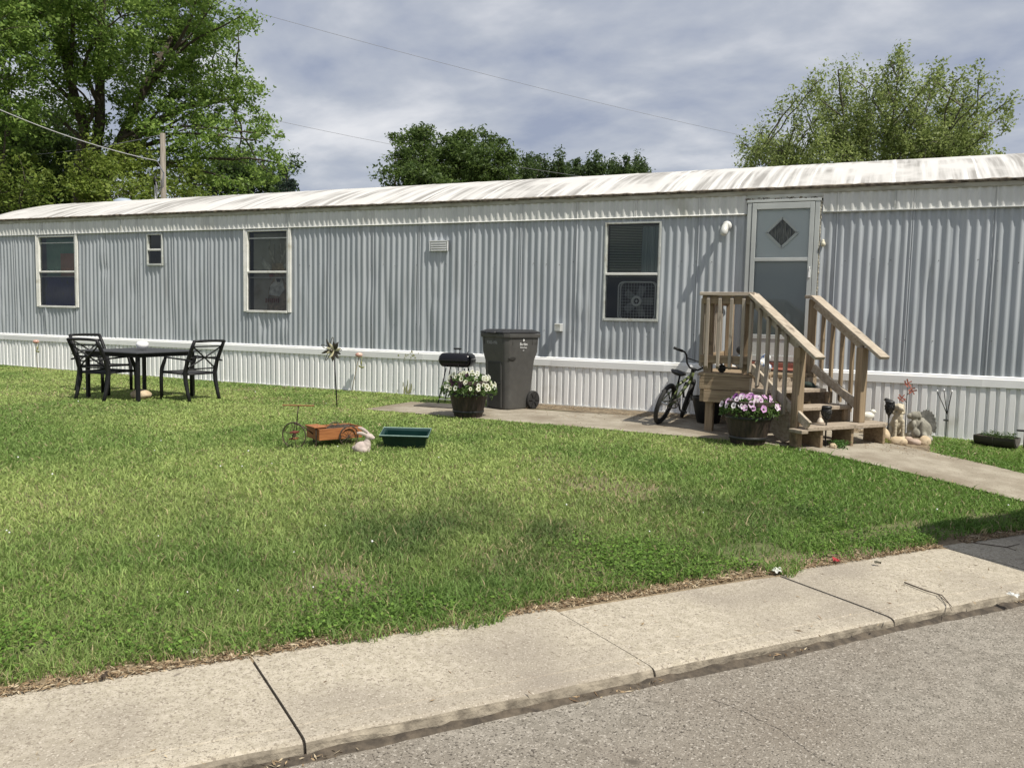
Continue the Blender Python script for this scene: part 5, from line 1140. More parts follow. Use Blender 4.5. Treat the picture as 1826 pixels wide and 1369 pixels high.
make_rock(.155, -1.00, (.125, .07, .075), MAT['rock'], 'long tan rock at the front of the puppy statue beside the path', 2, .3)
make_rock(.315, -.86, (.10, .065, .055), MAT['rock_pink'], 'pinkish brown rock right of the puppy statue paws', 3, -.3)
make_rock(.42, -.80, (.095, .06, .08), MAT['rock'], 'orange tan broken rock in front of the grey stone creature', 4, .5)
make_rock(.26, -.70, (.07, .05, .05), MAT['rock_pink'], 'pale pinkish stone between the puppy statue front legs and the wall', 5, .2)
make_rock(.09, -.92, (.06, .05, .03), MAT['rock'], 'small flat tan stone under the black torch light', 6)
make_rock(-.46, -1.76, (.05, .04, .052), MAT['rock'], 'small round tan rock in the grass tuft at the foot of the steps', 7)
def weed(x, y, n, r, label, col1, col2, h=.07):
    P = np.stack([RNG.normal(x, r, n), RNG.normal(y, r, n), gzf(x, y)+RNG.uniform(.01, h, n)], -1); V, C = leaf_quads(P, RNG.uniform(.008, .02, n), .3, np.array(col1), np.array(col2))
    return tag(np_mesh('weed_tuft', V, np.arange(len(V)).reshape(-1, 4), MAT['leaf'], C), label, 'weed')
weed(-.40, -1.68, 260, .05, 'bright green weed tuft growing at the foot of the steps', (.06, .14, .03), (.10, .20, .05), .09)
weed(.03, -1.02, 90, .04, 'yellowish weed sprouting between the rock and the concrete path', (.20, .24, .05), (.30, .32, .10), .06)
# ------------------------------------------------------------------ STAKES AND LIGHTS
def make_torch(x, y, h, label):
    g = gzf(x, y); t = thing('torch_light', label, 'garden light', (x, y, g), group='black lattice torch lights on stakes'); t.rotation_euler = (0, random.uniform(-.03, .03), 0)
    b = MB(); b.tube([(0, 0, -.03), (0, 0, h-.16)], .0075, 8); b.build('stake', MAT['dark_metal'], t, smooth=True)
    prof = [(.010, h-.19), (.016, h-.155), (.030, h-.12), (.052, h-.075), (.056, h-.045), (.046, h-.01)]
    c = MB(); c.lathe([(r-.004, z) for r, z in prof], (0, 0, 0), 20); c.build('cup_liner', nmat('torch_liner', (.02, .02, .02), (.12, .115, .10), 60, .6, lo=.55, hi=.60), t, smooth=True)
    l = MB(); rr = random.Random(int(x*100))
    for k in range(26):
        a = rr.uniform(0, 2*pi); i = rr.uniform(1.2, 4.6); p = []
        for q in range(4):
            f = min(i+q*.25, 4.99); j = int(f); r = prof[j][0]+(prof[j+1][0]-prof[j][0])*(f-j); z = prof[j][1]+(prof[j+1][1]-prof[j][1])*(f-j); aa = a+q*.35*(1 if k % 2 else -1); p.append((r*cos(aa), r*sin(aa), z))
        l.tube(p, .004, 5)
    l.build('lattice', MAT['dark_metal'], t, smooth=True)
    k = MB(); k.lathe([(.050, h-.014), (.052, h), (.044, h+.012), (.01, h+.014)], (0, 0, 0), 20); k.build('solar_cap', MAT['black_plastic'], t, smooth=True)
make_torch(-.535, -1.75, .43, 'black lattice torch light on a stake in front of the bottom step')
make_torch(.045, -.73, .43, 'black lattice torch light on a stake between the step and the puppy statue')
def make_stakes():
    # metal flower spinner
    x, y = -6.47, -2.0; t = thing('flower_spinner', 'tall metal flower wind spinner with brown and cream petals on the lawn', 'garden ornament', (x, y, gzf(x, y)))
    b = MB(); b.tube([(.0, 0, -.05), (-.03, 0, .35), (-.055, .0, .70)], .008, 8); b.build('stake', MAT['dark_metal'], t, smooth=True)
    brown = nmat('spinner_bronze', (.05, .042, .032), (.10, .085, .06), 12, .4, metal=.4); cream = nmat('spinner_cream', (.55, .50, .32), (.70, .64, .42), 12, .4)
    c = Vector((-.055, -.03, .745)); rr = random.Random(12)
    def petal(center, ang, L, W, mat, tilt, loop=False):
        p = MB(); n = 8; vs = []; ax = Vector((cos(ang)*cos(tilt), -sin(tilt), sin(ang)*cos(tilt))); sd = Vector((-sin(ang), 0, cos(ang)))
        if loop:
            p.tube([center+ax*(L*.5-L*.5*cos(2*pi*k/14))+sd*(W*sin(2*pi*k/14)) for k in range(14)], .0045, 5, closed=True)
        else:
            for k in range(n+1): f = k/n; w = W*sin(pi*min(f*.95+.04, 1))**.8; q = center+ax*(L*f); vs += [q-sd*w, q+Vector((0, -.012*sin(pi*f), 0)), q+sd*w]
            p.add(vs, [(k*3+j, k*3+j+1, k*3+j+4, k*3+j+3) for k in range(n) for j in range(2)])
        p.build('petal', mat, t, smooth=True)
    for k in range(10): petal(c+Vector((.035, 0, 0)), k*2*pi/10+.3, .125, .020, cream if rr.random() < .6 else brown, .25, False)
    for k in range(9): petal(c+Vector((-.055, .03, .01)), k*2*pi/9, .165, .018, brown, -.05, k % 2 == 0)
    h = MB(); h.ell(c+Vector((0, -.03, 0)), .025, 10, 7); h.build('hub', brown, t, smooth=True)
    # two small flower stakes against the skirting
    for (x, y, lab, lean, leaf, hd) in ((-7.42, -.16, 'thin garden stake with a pink glass bloom and green leaf by the skirting', -.14, True, .56), (-14.72, -.22, 'thin garden stake with a pink glass bloom behind the patio chairs', .02, True, .50)):
        t = thing('flower_stake', lab, 'garden ornament', (x, y, gzf(x, y)), group='glass flower stakes along the skirting'); b = MB(); b.tube([(lean, 0, -.03), (lean*.7, 0, .15), (0, 0, hd)], .006, 6); b.build('stem', nmat('stake_tan', (.16, .14, .09), (.24, .21, .13), 20, .6), t, smooth=True)
        f = MB(); f.lathe([(.008, 0), (.045, .012), (.060, .035), (.05, .062), (.02, .075)], (0, 0, hd-.015), 18); f.build('bloom', nmat('bloom_glass', (.42, .22, .17), (.62, .46, .38), 14, .25), t, smooth=True)
        if leaf:
            l = MB(); l.ell((.05, -.01, hd-.10), (.014, .01, .035), 8, 6); l.ell((.030, -.01, hd-.155), (.034, .01, .014), 8, 6, M=Matrix.Rotation(.5, 3, 'Y')); l.ell((.080, -.01, hd-.165), (.030, .01, .012), 8, 6, M=Matrix.Rotation(-.3, 3, 'Y')); l.tube([(.05, 0, hd), (.05, 0, hd-.19)], .004, 5); l.build('leaf', nmat('stake_leaf', (.14, .15, .04), (.25, .25, .08), 14, .4), t, smooth=True)
    # red leaf stake
    x, y = .235, -.22; t = thing('dragonfly_stake', 'dark stake carrying three red dragonflies behind the puppy statue', 'garden ornament', (x, y, gzf(x, y))); t.scale = (.9, .9, .93); b = MB(); b.tube([(0, 0, -.02), (-.005, 0, .65)], .006, 6); b.tube([(0, 0, .42), (-.05, -.01, .47)], .005, 5); b.tube([(0, 0, .52), (.045, -.01, .58)], .005, 5); b.build('stem', MAT['dark_metal'], t, smooth=True)
    red = nmat('dragonfly_red', (.36, .11, .075), (.50, .18, .13), 14, .5)
    for cx_, cz_, an in ((-.005, .665, .5), (.055, .575, -1.1), (-.065, .475, .95)):
        d = MB(); c = Vector((cx_, -.01, cz_)); a = Vector((cos(an), 0, sin(an))); n_ = Vector((-sin(an), 0, cos(an))); d.tube([c-a*.05, c, c+a*.055], [.004, .008, .007], 6)
        for s in (-1, 1):
            for q, w in ((.012, .05), (-.02, .042)): d.add([c+a*q, c+a*(q+.014)+n_*s*w+Vector((0, -.015, 0)), c+a*(q-.006)+n_*s*w*1.05+Vector((0, -.018, 0)), c+a*(q-.014)], [(0, 1, 2, 3)])
        d.build('dragonfly', red, t)
    # three-headed solar stake
    x, y = .66, -.13; t = thing('solar_stake', 'slim solar stake splitting into three white buds against the skirting', 'garden light', (x, y, gzf(x, y)), group='slim solar flower stakes'); t.scale = (.85, .85, .88); b = MB(); b.tube([(0, 0, -.02), (0, 0, .37)], .005, 6); b.build('stem', MAT['dark_metal'], t)
    b = MB(); b.box((-.008, 0, .255), (.065, .05, .02)); b.build('solar_panel', MAT['black_plastic'], t, bevel=.005)
    for q in ((-.135, .62), (-.055, .635), (.04, .625)): b = MB(); b.tube([(0, 0, .33), (q[0]*.35, -.005, .44), (q[0], -.012, q[1])], .006, 6); b.build('branch', MAT['dark_metal'], t, smooth=True); b = MB(); b.ell((q[0], -.013, q[1]+.012), (.012, .012, .016), 8, 6); b.build('bud', MAT['white'], t, smooth=True)
    # single solar flower in the planter on the right
    # low barrel trough with plants
    x, y = 1.145, -.35; g = gzf(x, y)+.0; t = thing('half_barrel_trough', 'dark brown plastic trough shaped like a barrel lying on its side by the skirting', 'planter', (x, y, g), rz=-.42)
    L = .205; n = 12; prof = [(-L, .098), (-L*.55, .115), (0, .122), (L*.55, .115), (L, .098)]; vs = []
    for (xx, r) in prof: vs += [(xx, r*1.05*cos(pi+pi*k/n), .125+r*1.1*sin(pi+pi*k/n)) for k in range(n+1)]
    m_ = n+1; b = MB(); b.add(vs, [(i*m_+k, i*m_+k+1, (i+1)*m_+k+1, (i+1)*m_+k) for i in range(4) for k in range(n)]+[tuple(range(m_)), tuple(range(4*m_, 5*m_))]); b.build('trough', nmat('trough_dark', (.035, .030, .027), (.055, .048, .043), 9, .55, stretch=(.5, 8, 8)), t)
    b = MB()
    for xx, r in ((L+.002, .090),): b.lathe([(.005, 0), (r*.93, 0), (r*.93, .006), (.005, .006)], (0, 0, 0), 24); b.v = [(xx+c_, a_*1.05, .125-abs(b_)*1.1) for a_, b_, c_ in b.v]
    b.build('end_board', nmat('trough_end', (.17, .155, .145), (.24, .22, .205), 9, .7), t)
    b = MB(); b.tube([(.0, .125*1.05*cos(pi+pi*k/n), .125+.1245*1.1*sin(pi+pi*k/n)) for k in range(n+1)], .003, 4); b.build('seam', nmat('trough_seam', (.09, .085, .08)), t)
    b = MB(); b.box((0, 0, .108), (2*L*.97, .19, .01)); b.build('soil', MAT['barrel_in'], t)
    N = 420; P = np.stack([RNG.uniform(-.14, .18, N), RNG.uniform(-.09, .09, N), .12+RNG.random(N)**2*.055], -1); V, C = leaf_quads(P, RNG.uniform(.008, .017, N), .5, np.array([.05, .09, .025]), np.array([.10, .16, .05])); np_mesh('seedlings', V, np.arange(len(V)).reshape(-1, 4), MAT['leaf'], C, t)
    x, y = 1.43, -.25; t = thing('solar_stake', 'slim solar stake with one pale flower behind the barrel trough', 'garden light', (x, y, gzf(x, y)), group='slim solar flower stakes'); b = MB(); b.tube([(-.012, 0, -.02), (-.012, 0, .20), (.005, 0, .50)], .0055, 6); b.build('stem', MAT['dark_metal'], t, smooth=True); b = MB(); b.box((-.05, 0, .205), (.075, .05, .02)); b.build('solar_panel', MAT['black_plastic'], t, bevel=.005)
    f = MB()
    for k in range(6): a = k*pi/3; f.ell((.007+.018*cos(a), -.004+.008*sin(a), .515+.018*sin(a)), (.016, .006, .012), 8, 5)
    f.build('bloom', nmat('bloom_cream', (.66, .64, .50)), t, smooth=True)
make_stakes()
# ------------------------------------------------------------------ BITS ON THE PAVEMENT
def make_bits():
    def gp(s, t, z): return Vector(st(s, t, z))
    def stick(pts, r, label):
        b = MB(); b.tube(pts[0], r, 6)
        for p in pts[1:]: b.tube(p, [r[0]*.6]+[r[0]*.35]*(len(p)-1), 5)
        tag(b.build('twig', nmat('twig_bark', (.075, .058, .045), (.14, .11, .085), 20, .9), None, smooth=True), label, 'twig')
    def q(px, py, z=-.272):
        r = ray(px, py); t = (z-CAM[2])/r[2]; return Vector(CAM+t*r)
    stick([[q(1613, 1038), q(1650, 1052), q(1680, 1061), q(1697, 1081)], [q(1672, 1059), q(1692, 1076), q(1697, 1088)]], [.0045, .004, .0032, .002], 'bent dry twig lying across the sidewalk near the kerb')
    stick([[q(1711, 964), q(1755, 970), q(1795, 975)], [q(1795, 975), q(1818, 969)], [q(1795, 975), q(1812, 981)]], [.0045, .004, .003], 'forked dry twig lying in the shaded corner of the sidewalk')
    def scrap(px, py, sx, sy, col, label, cat='litter', seed=1, name='paper_scrap'):
        rr = random.Random(seed); c = q(px, py, -.268); b = MB(); n = 6; vs = [(sx*(i/n-.5), sy*(j/n-.5)*(1+.2*sin(i)), .006+rr.uniform(0, .018)) for i in range(n+1) for j in range(n+1)]; b.add(vs, [(i*(n+1)+j, (i+1)*(n+1)+j, (i+1)*(n+1)+j+1, i*(n+1)+j+1) for i in range(n) for j in range(n)])
        o = b.build(name, nmat(name+'_'+str(seed), col, tuple(k*.8 for k in col), 30, .7), None, loc=c); o.rotation_euler = (0, 0, rr.uniform(0, 3)); tag(o, label, cat)
    scrap(1490, 1001, .07, .03, (.45, .05, .06), 'crumpled red wrapper on the sidewalk edge', seed=1, name='candy_wrapper')
    scrap(1385, 1020, .09, .05, (.55, .55, .50), 'crumpled white paper scrap where the grass meets the sidewalk', seed=2)
    scrap(1806, 1064, .06, .04, (.66, .66, .62), 'crumpled white paper scrap lying below the kerb at the far right', seed=3)
    scrap(1520, 911, .06, .04, (.72, .73, .72), 'white paper scrap lying on the lawn near the shaded corner', seed=4)
    scrap(1768, 884, .08, .03, (.70, .72, .70), 'white paper scrap on the lawn below the concrete path', seed=5)
    scrap(345, 1166, .035, .03, (.62, .60, .52), 'tiny pale paper scrap on the dry grass edge at the lower left', seed=6)
    scrap(840, 912, .04, .035, (.72, .72, .68), 'small white scrap in the middle of the lawn', seed=7)
    scrap(186, 1209, .05, .012, (.07, .05, .035), 'dark curled bark chip on the sidewalk at the lower left', 'bark chip', 8, 'bark_chip')
    scrap(1565, 1006, .04, .025, (.14, .13, .09), 'dry curled leaf on the sidewalk near the grass overhang', 'leaf', 9, 'dry_leaf')
    # faint blue chalk rubbed into the walk: thin flakes on the concrete
    rr = random.Random(4); b = MB()
    for _ in range(1500):
        k_ = rr.uniform(-1, 1); c = q(172+k_*38+rr.gauss(0, 8), 1270-k_*4+rr.gauss(0, 5), -.2795); a = rr.uniform(0, 6); r = rr.uniform(.001, .003); b.add([c+Vector((r*cos(a+k*2.1), r*sin(a+k*2.1)*.7, .0012)) for k in range(3)], [(0, 1, 2)])
    tag(b.build('chalk_smudge', nmat('chalk_blue', (.44, .47, .48)), None), 'faint pale blue chalk smudge on the sidewalk at the lower left', 'chalk mark')
make_bits()
# ------------------------------------------------------------------ POLE AND CABLES
def make_pole():
    top = at_y(290, 238, 5.6); x, y = top.x, top.y; t = thing('utility_pole', 'weathered wooden utility pole rising behind the left end of the home', 'utility pole', (x, y, .05)); H = top.z-.05
    b = MB(); b.tube([(.0, 0, 0), (0, 0, H)], [.085, .066], 14); b.build('pole', MAT['brown_post'], t, smooth=True)
    c = MB(); c.tube([(-.16, -.10, 0), (-.16, -.10, H-1.30)], .040, 10); c.build('conduit', MAT['steel'], t, smooth=True)
    w = MB(); w.tube([(-.16, -.10, H-1.34), (-.16, -.11, H-1.2), (-.17, -.12, H-1.1)], [.05, .062, .03], 10); w.build('weatherhead', MAT['dark_metal'], t, smooth=True)
    l = MB()
    for k in range(3): l.tube([(-.16, -.12, H-1.15), (-.08+.03*k, -.15, H-1.45-.05*k), (.08+.04*k, -.14, H-1.40), (.13+.02*k, -.12, H-1.05), (-.02, -.12, H-.80), (-.12, -.08, H-.72)], .009, 6)
    l.build('service_loop', MAT['cable'], t, smooth=True)
    return top
def make_cables():
    top = make_pole()
    def cable(a, b, sag, r, mat, label, grp='overhead cables crossing the sky'):
        n = 40; p = []
        for k in range(n+1): f = k/n; q = a.lerp(b, f); q.z -= sag*4*f*(1-f); p.append(q)
        m_ = MB(); m_.tube(p, r, 5); tag(m_.build('overhead_cable', mat, None, smooth=True), label, 'cable', grp)
    end = Vector((top.x-.12, top.y-.1, top.z-.72)); cable(at_y(-160, 118, 1.5), end, .25, .013, MAT['cable_light'], 'thick pale service cable running from the left edge down to the pole')
    cable(at_y(-120, 62, 10), at_y(1060, 318, 30), .5, .008, MAT['cable'], 'long thin cable running behind the roof past the trees to the middle')
    cable(at_y(300, -22, 9), at_y(1420, 262, 34), .25, .007, MAT['cable'], 'thin cable crossing the open sky to the sparse tree on the right')
    cable(at_y(-60, 277, 7), Vector((top.x-.02, top.y, top.z-.03)), .2, .010, MAT['cable'], 'thin dark cable tied to the top of the pole')
make_cables()
# ------------------------------------------------------------------ TREES
def limb(mb, a, b, r0, r1, rr, bend=.12, n=7):
    a, b = Vector(a), Vector(b); L = (b-a).length; off = Vector((rr.uniform(-1, 1), rr.uniform(-1, 1), rr.uniform(-.2, .8)))*L*bend
    pts = []
    for k in range(n+1): f = k/n; p = a.lerp(b, f)+off*sin(pi*f)*(1-.3*f); p += Vector((rr.uniform(-1, 1), rr.uniform(-1, 1), rr.uniform(-1, 1)))*L*.012*(0 < k < n); pts.append(p)
    mb.tube(pts, [r0+(r1-r0)*(k/n)**.8 for k in range(n+1)], 7, caps=False); return pts
def tree(name, label, base, crowns, seed, leaf, c1, c2, per_m3, trunk_r, stems=None, limb_r=.085, bark='bark', sub_r=.42, sub_n=46, up=.25, spread=1.0, twig=True, group=None, zsq=.75, hollow=.55, asp=.5, bend=.19):
    """crowns: list of (centre, radii); foliage as leaf-sized faces gathered in sprays at twig ends"""
    rr = random.Random(seed); rg = np.random.default_rng(seed); t = thing(name, label, 'tree', base, group=group); bx = Vector(base)
    wood_ = MB(); fork = []
    cz = sum(c[0].z for c in crowns)/len(crowns)
    if stems is None: stems = [[(0, 0, -.1), (rr.uniform(-.3, .3), rr.uniform(-.3, .3), (cz-bx.z)*.45)]]
    tips = []
    for s_ in stems:
        pts = [Vector(p) for p in s_]; n = len(pts)
        P = []
        for i in range(n-1):
            for k in range(5): P.append(pts[i].lerp(pts[i+1], k/5))
        P.append(pts[-1]); rad = [trunk_r*(1-.72*i/(len(P)-1))*(1/len(stems))**.35 for i in range(len(P))]
        wood_.tube(P, rad, 9, caps=False); tips += [(P[i], rad[i]) for i in range(len(P)//3, len(P))]
    LP = []; LS = []
    for (c, r) in crowns:
        cl = c-bx; r = Vector(r) if not isinstance(r, (int, float)) else Vector((r, r, r))
        q, rad = min(tips, key=lambda tr_: (tr_[0]-cl).length+2.2*max(0, tr_[0].z-(cl.z-.75*math.hypot(tr_[0].x-cl.x, tr_[0].y-cl.y))))
        pts = limb(wood_, q, cl, min(max(rad*.62, .02), limb_r), .018, rr, bend); vol = 4.19*r.x*r.y*r.z
        nsub = max(3, int(vol*per_m3)); jt = pts[3:]
        for k in range(nsub):
            v = Vector((rr.gauss(0, 1), rr.gauss(0, 1), rr.gauss(0, 1))).normalized()*(rr.random()**hollow); p = cl+Vector((v.x*r.x, v.y*r.y, v.z*r.z)); m_ = int(sub_n*rr.uniform(.5, 1.3)); outw = (p-cl); 
            if twig and k % 2 == 0:
                j = min(jt, key=lambda w: (w-p).length); wood_.tube([j, j.lerp(p, .55)+Vector((0, 0, .05)), p+v*.15], [.014, .009, .004], 4, caps=False)
            sc = sub_r*rr.uniform(.6, 1.35); pos = np.clip(rg.normal(0, 1, (m_, 3)), -1.7, 1.7)*np.array([sc, sc, sc*zsq])*.55
            d = np.array(v)*sc*.5; f = rg.random((m_, 1)); LP.append(np.array(p)+pos+d*f-np.array([0, 0, .10])*np.abs(f-.5)); LS.append(rg.uniform(.55, 1.35, m_)*leaf)
    global RNG
    P = np.concatenate(LP); S = np.concatenate(LS); sv = RNG; RNG = rg; V, C = leaf_quads(P, S, up, np.array(c1), np.array(c2), .22, asp=asp); RNG = sv
    np_mesh('crown', V, np.arange(len(V)).reshape(-1, 4), MAT['leaf'], C, t)
    wood_.build('trunk', MAT[bark], t, smooth=True, recalc=False); print(name, 'leaves', len(P)); return t
TS = 1.15
def CR(lst, d, sd):
    """crown lobes given as sight directions, radius in metres, with their own depth"""
    rr = random.Random(sd); o = []; d = d*TS
    for (px, py, r) in lst: r = r*TS; o.append((at_d(px, py, d+rr.uniform(-1, 1)*d*.075), Vector((r*rr.uniform(.9, 1.15), r*rr.uniform(.9, 1.15), r*rr.uniform(.75, .95)))))
    return o
def ground_at(px, d):
    p = at_d(px, 560, d*TS); return (p.x, p.y, .1)
def make_trees():
    GL, GD = (.098, .178, .036), (.30, .42, .10)
    # big silver maple with several stems
    d = 26; b = ground_at(165, d); bv = Vector(b)
    def S(px, py, dd=0): return at_d(px, py, (d+dd)*TS)-bv
    stems = [[(0, 0, 0), S(158, 330), S(178, 220), S(178, 60), S(190, -60)], [(-.2, .1, 0), S(140, 330), S(150, 230), S(118, 120), S(100, -30)], [(.25, 0, 0), S(172, 335), S(215, 250), S(262, 150), S(320, 40, 1)], [(.2, .3, 0), S(185, 320), S(250, 235, 1.5), S(330, 190, 2), S(420, 175, 2)]]
    lobes = [(60, 20, 1.3), (110, 70, 1.2), (150, 0, 1.4), (60, 110, 1.0), (90, 160, .85), (215, 30, 1.4), (200, 110, 1.3), (120, 140, .9), (165, 190, .85), (285, 0, 1.4), (270, 90, 1.3), (330, 50, 1.3), (375, 15, 1.1), (340, 120, 1.2), (385, 80, .9), (425, 55, .6), (400, 140, .9), (440, 165, .6), (370, 190, 1.0), (300, 170, 1.1), (235, 180, .9), (420, 205, .8), (468, 215, .42), (455, 250, .6), (390, 240, .95), (330, 230, 1.0), (265, 235, .8), (480, 240, .3), (350, 280, .9), (420, 285, .85), (470, 300, .55), (498, 292, .28), (300, 300, .8), (250, 275, .7), (440, 330, .8), (370, 330, .8), (240, -70, 1.6), (120, -60, 1.5), (350, -60, 1.4), (30, -40, 1.4), (428, 30, .45), (95, 205, .5), (205, 250, .6), (150, 90, 1.0)]
    tree('maple_tree', 'tall leafy maple with several stems rising over the left end of the home', b, CR(lobes, d, 2), 21, .066, GL, GD, 3.1, .40, stems, sub_r=.36, sub_n=85, zsq=.6, hollow=.45)
    d = 24; tree('maple_tree', 'leafy tree cut off by the left edge beyond the maple', ground_at(-40, d), CR([(-30, 60, 1.3), (10, 110, .9), (-30, 150, 1.2), (15, 45, .8), (20, 165, .6), (-25, 230, 1.2), (12, 215, .6), (-60, -20, 1.6), (-10, -20, 1.2)], d, 3), 22, .066, GL, GD, 3.1, .25, sub_r=.36, sub_n=85, zsq=.6, hollow=.45)
    d = 31; tree('shade_tree', 'dark green tree in the gap at the far left behind the roof', ground_at(45, d), CR([(-20, 250, 1.5), (30, 240, 1.4), (80, 245, 1.2), (10, 310, 1.6), (70, 305, 1.5), (115, 270, 1.0), (120, 330, 1.3), (30, 370, 1.6), (95, 375, 1.5), (-35, 350, 1.4), (105, 225, .7)], d, 4), 23, .085, (.040, .072, .017), (.10, .155, .036), 4.2, .3, sub_r=.45, sub_n=70)
    d = 23; tree('young_tree', 'bright yellow green young tree just above the roof left of the pole', ground_at(205, d), CR([(170, 295, .65), (215, 290, .75), (255, 320, .7), (190, 335, .75), (235, 345, .7), (150, 330, .6), (160, 355, .5), (285, 345, .4)], d, 5), 24, .062, (.115, .175, .030), (.27, .335, .072), 11, .10, sub_r=.28, sub_n=60)
    d = 24; tree('young_tree', 'bright green young tree at the far left above the roof edge', ground_at(20, d), CR([(5, 290, .65), (45, 320, .6), (0, 345, .6), (35, 365, .5), (-30, 320, .7)], d, 6), 25, .062, (.10, .16, .030), (.24, .30, .065), 10, .10, sub_r=.28, sub_n=60)
    d = 23.5; tree('young_tree', 'bright green young tree right of the pole above the roof', ground_at(330, d), CR([(310, 330, .6), (345, 315, .55), (340, 345, .5), (385, 348, .4)], d, 7), 26, .062, (.10, .16, .030), (.24, .30, .065), 11, .10, sub_r=.28, sub_n=60)
    d = 33; b = ground_at(470, d); tree('shade_tree', 'dark rounded tree behind the roof at the right end of the maple', b, CR([(400, 330, 1.2), (450, 315, 1.2), (500, 335, .8), (420, 300, .9), (480, 355, 1.0), (515, 300, .35)], d, 8), 27, .08, (.040, .075, .022), (.10, .155, .044), 6, .25, sub_r=.36, sub_n=75)
    d = 30; tree('spruce_tree', 'small dark spruce tip beside the roof at the right of the maple', ground_at(510, d), CR([(508, 352, .38), (510, 335, .30), (513, 320, .20), (518, 343, .28), (505, 300, .12), (510, 308, .13)], d, 9), 28, .06, (.020, .035, .028), (.042, .064, .050), 55, .08, sub_r=.18, sub_n=50)
    # mid distance trees
    D1, D2 = (.048, .085, .022), (.135, .195, .052)
    d = 34; b = ground_at(755, d); tree('broadleaf_tree', 'dark green tree with a leaning top over the middle of the roof', b, CR([(755, 240, .55), (762, 262, .8), (730, 258, .6), (705, 255, .35), (742, 290, 1.0), (778, 300, 1.0), (712, 290, .5), (692, 303, .32), (720, 325, .7), (700, 322, .4), (765, 330, 1.1), (795, 268, .6), (740, 232, .3)], d, 10), 29, .085, D1, D2, 9, .22, sub_r=.33, sub_n=72, hollow=.4)
    d = 36; tree('broadleaf_tree', 'green tree with a rounded top right of the leaning one', ground_at(860, d), CR([(832, 242, .6), (815, 265, .7), (855, 265, .8), (840, 300, 1.1), (885, 260, .55), (895, 275, .6), (880, 305, .9), (912, 300, .45), (815, 310, .9), (905, 278, .35), (905, 322, .5), (850, 325, 1.0), (808, 250, .35)], d, 11), 30, .085, D1, D2, 9, .22, sub_r=.33, sub_n=72, hollow=.4)
    labs = ['spiky topped tree just right of the two middle trees', 'spiky topped tree with a tall narrow leader over the roof', 'broad spiky tree in the centre of the distant row', 'narrow spiky tree second from the right in the distant row', 'spiky tree at the right end of the distant row']
    rows = [[(935, 292, .5), (948, 283, .35), (965, 290, .45), (930, 308, .6), (960, 312, .7), (945, 320, .6), (915, 318, .3)], [(1000, 282, .25), (1000, 298, .45), (988, 310, .55), (1015, 305, .5), (1003, 322, .8)], [(1030, 286, .3), (1030, 300, .5), (1062, 285, .35), (1060, 302, .6), (1045, 315, .8), (1078, 300, .3)], [(1105, 287, .35), (1100, 302, .55), (1110, 312, .6), (1088, 295, .28), (1090, 312, .5)], [(1138, 283, .25), (1138, 298, .45), (1125, 308, .4), (1150, 306, .3), (1138, 315, .7)]]
    for i, (l, r) in enumerate(zip(labs, rows)):
        d = 44+i*1.3; tree('distant_tree', l, ground_at(r[len(r)//2][0], d), CR(r, d, 40+i), 50+i, .10, (.038, .068, .024), (.10, .145, .046), 13, .18, sub_r=.26, sub_n=60, zsq=1.6, group='row of spiky trees beyond the roof')
    # sparse spring tree on the right: fan of thin limbs with small leaves
    d = 24; b = ground_at(1545, d); bv = Vector(b); rr = random.Random(77); fan = []; stems = []
    targets = [(1322, 270), (1345, 205), (1352, 235), (1395, 170), (1420, 140), (1452, 118), (1492, 95), (1525, 108), (1560, 118), (1585, 82), (1612, 80), (1602, 140), (1660, 108), (1672, 108), (1712, 118), (1750, 118), (1770, 140), (1790, 155), (1792, 182), (1762, 205), (1770, 250), (1725, 160), (1640, 160), (1700, 200), (1480, 170), (1540, 170), (1420, 210), (1385, 250), (1320, 225), (1735, 235), (1310, 288)]
    def S2(px, py, dd): return at_d(px, py, (d+dd)*TS)-bv
    targets = [(1546+(a_-1546)*.96, 14+b_) for a_, b_ in targets]
    for (px, py) in [(1395, 250), (1440, 215), (1500, 180), (1545, 160), (1600, 150), (1660, 165), (1715, 190), (1740, 225), (1350, 280)]:
        dd = rr.uniform(-1.2, 1.2); stems.append([(rr.uniform(-.1, .1), rr.uniform(-.1, .1), 0), S2(1548+(px-1548)*.12, 420, 0), S2(1548+(px-1548)*.55, 330, dd*.5), S2(px, py, dd)])
    lobes = []
    for (px, py) in targets:
        for f, r in ((1.0, .29), (.90, .33), (.79, .34), (.67, .36), (.56, .36)):
            if rr.random() < .93: lobes.append((1548+(px-1548)*f**1.15+rr.uniform(-7, 7), 400+(py+16-400)*f+rr.uniform(-6, 6), r*rr.uniform(.8, 1.2)))
    for px in range(1345, 1775, 26): lobes.append((px+rr.uniform(-8, 8), 282+rr.uniform(-22, 10), .38))
    tree('spring_tree', 'airy spring tree with small pale leaves fanning out behind the right of the roof', b, CR(lobes, d, 12), 31, .050, (.15, .205, .055), (.36, .42, .155), 30, .15, stems, limb_r=.03, bark='bark_pale', sub_r=.21, sub_n=52, zsq=1.6, up=.1, bend=.06)
make_trees()
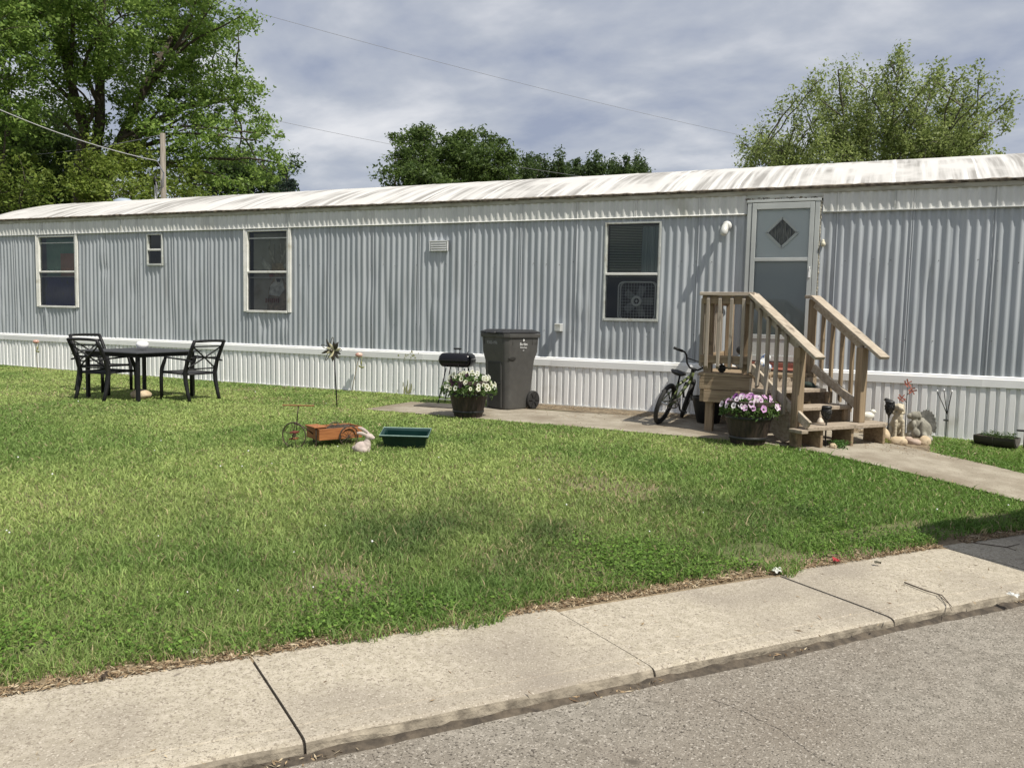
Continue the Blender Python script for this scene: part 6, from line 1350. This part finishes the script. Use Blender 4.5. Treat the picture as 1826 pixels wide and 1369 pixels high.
# ------------------------------------------------------------------ VAN added out of view beyond the right edge to shade the walk corner
def make_van():
    c0_ = np.array([1.12, -4.70]); t = thing('shadow_van', 'plain grey van added unseen beyond the right edge to cast a shadow', 'van', (c0_[0], c0_[1], -.362), rz=EANG-pi/2)
    # local +y runs along the kerb away from the camera, +x towards the road
    prof = [(0, .35), (0, .95), (.06, 1.62), (.22, 1.86), (3.2, 1.88), (3.75, 1.22), (4.55, 1.05), (4.75, .80), (4.75, .35)]
    paint = nmat('van_paint', (.16, .17, .18), (.18, .19, .20), 2, .25, coat=.6)
    b = MB(); b.prism([(y, z) for y, z in prof], 0.02, 1.78, 'x'); body = b.build('body', paint, t, bevel=.06, seg=3)
    g = MB(); g.prism([(.5, 1.15), (.56, 1.68), (3.05, 1.70), (3.45, 1.22)], .012, .022, 'x'); g.build('side_window', nmat('van_glass', (.02, .022, .025), rough=.06), t, bevel=.004)
    g = MB(); g.add([(.16, .008, 1.12), (1.64, .008, 1.12), (1.6, .050, 1.58), (.2, .050, 1.58)], [(0, 1, 2, 3)]); g.build('rear_window', nmat('van_glass_rear', (.02, .022, .025), rough=.06), t)
    sm = nmat('van_seam', (.02, .02, .022))
    MB().box((.90, .0, .74), (.008, .012, .70)).build('rear_door_seam', sm, t); MB().box((1.02, -.008, .98), (.12, .02, .03)).build('rear_door_handle', MAT['black_plastic'], t, bevel=.004)
    MB().box((.014, 1.9, .95), (.010, .008, 1.0)).build('side_door_seam', sm, t); MB().box((.014, 2.5, .62), (.012, 3.6, .05)).build('side_moulding', MAT['black_plastic'], t, bevel=.004)
    for x in (.08, 1.62): l = MB(); l.box((x+.04, -.005, .92), (.12, .04, .34)); l.build('tail_light', nmat('tail_red', (.30, .012, .012), rough=.2), t, bevel=.02, seg=2)
    b = MB(); b.box((.90, -.04, .46), (1.66, .12, .2)); b.build('bumper', MAT['black_plastic'], t, bevel=.03, seg=2)
    for x in (.115, 1.685):
        for y in (.85, 3.85):
            w = MB(); w.lathe([(.2, -.11), (.31, -.11), (.335, -.08), (.335, .08), (.31, .11), (.2, .11)], (0, 0, 0), 28); w.v = [(x+c_, y+a_, .335+b_) for a_, b_, c_ in w.v]; wo = w.build('wheel', MAT['rubber'], t)
            k = MB(); k.lathe([(.01, -.09), (.2, -.10), (.2, .10), (.01, .09)], (0, 0, 0), 20); k.v = [(x+c_, y+a_, .335+b_) for a_, b_, c_ in k.v]; k.build('rim', MAT['steel'], wo)
make_van()
make_grass(); make_litter()
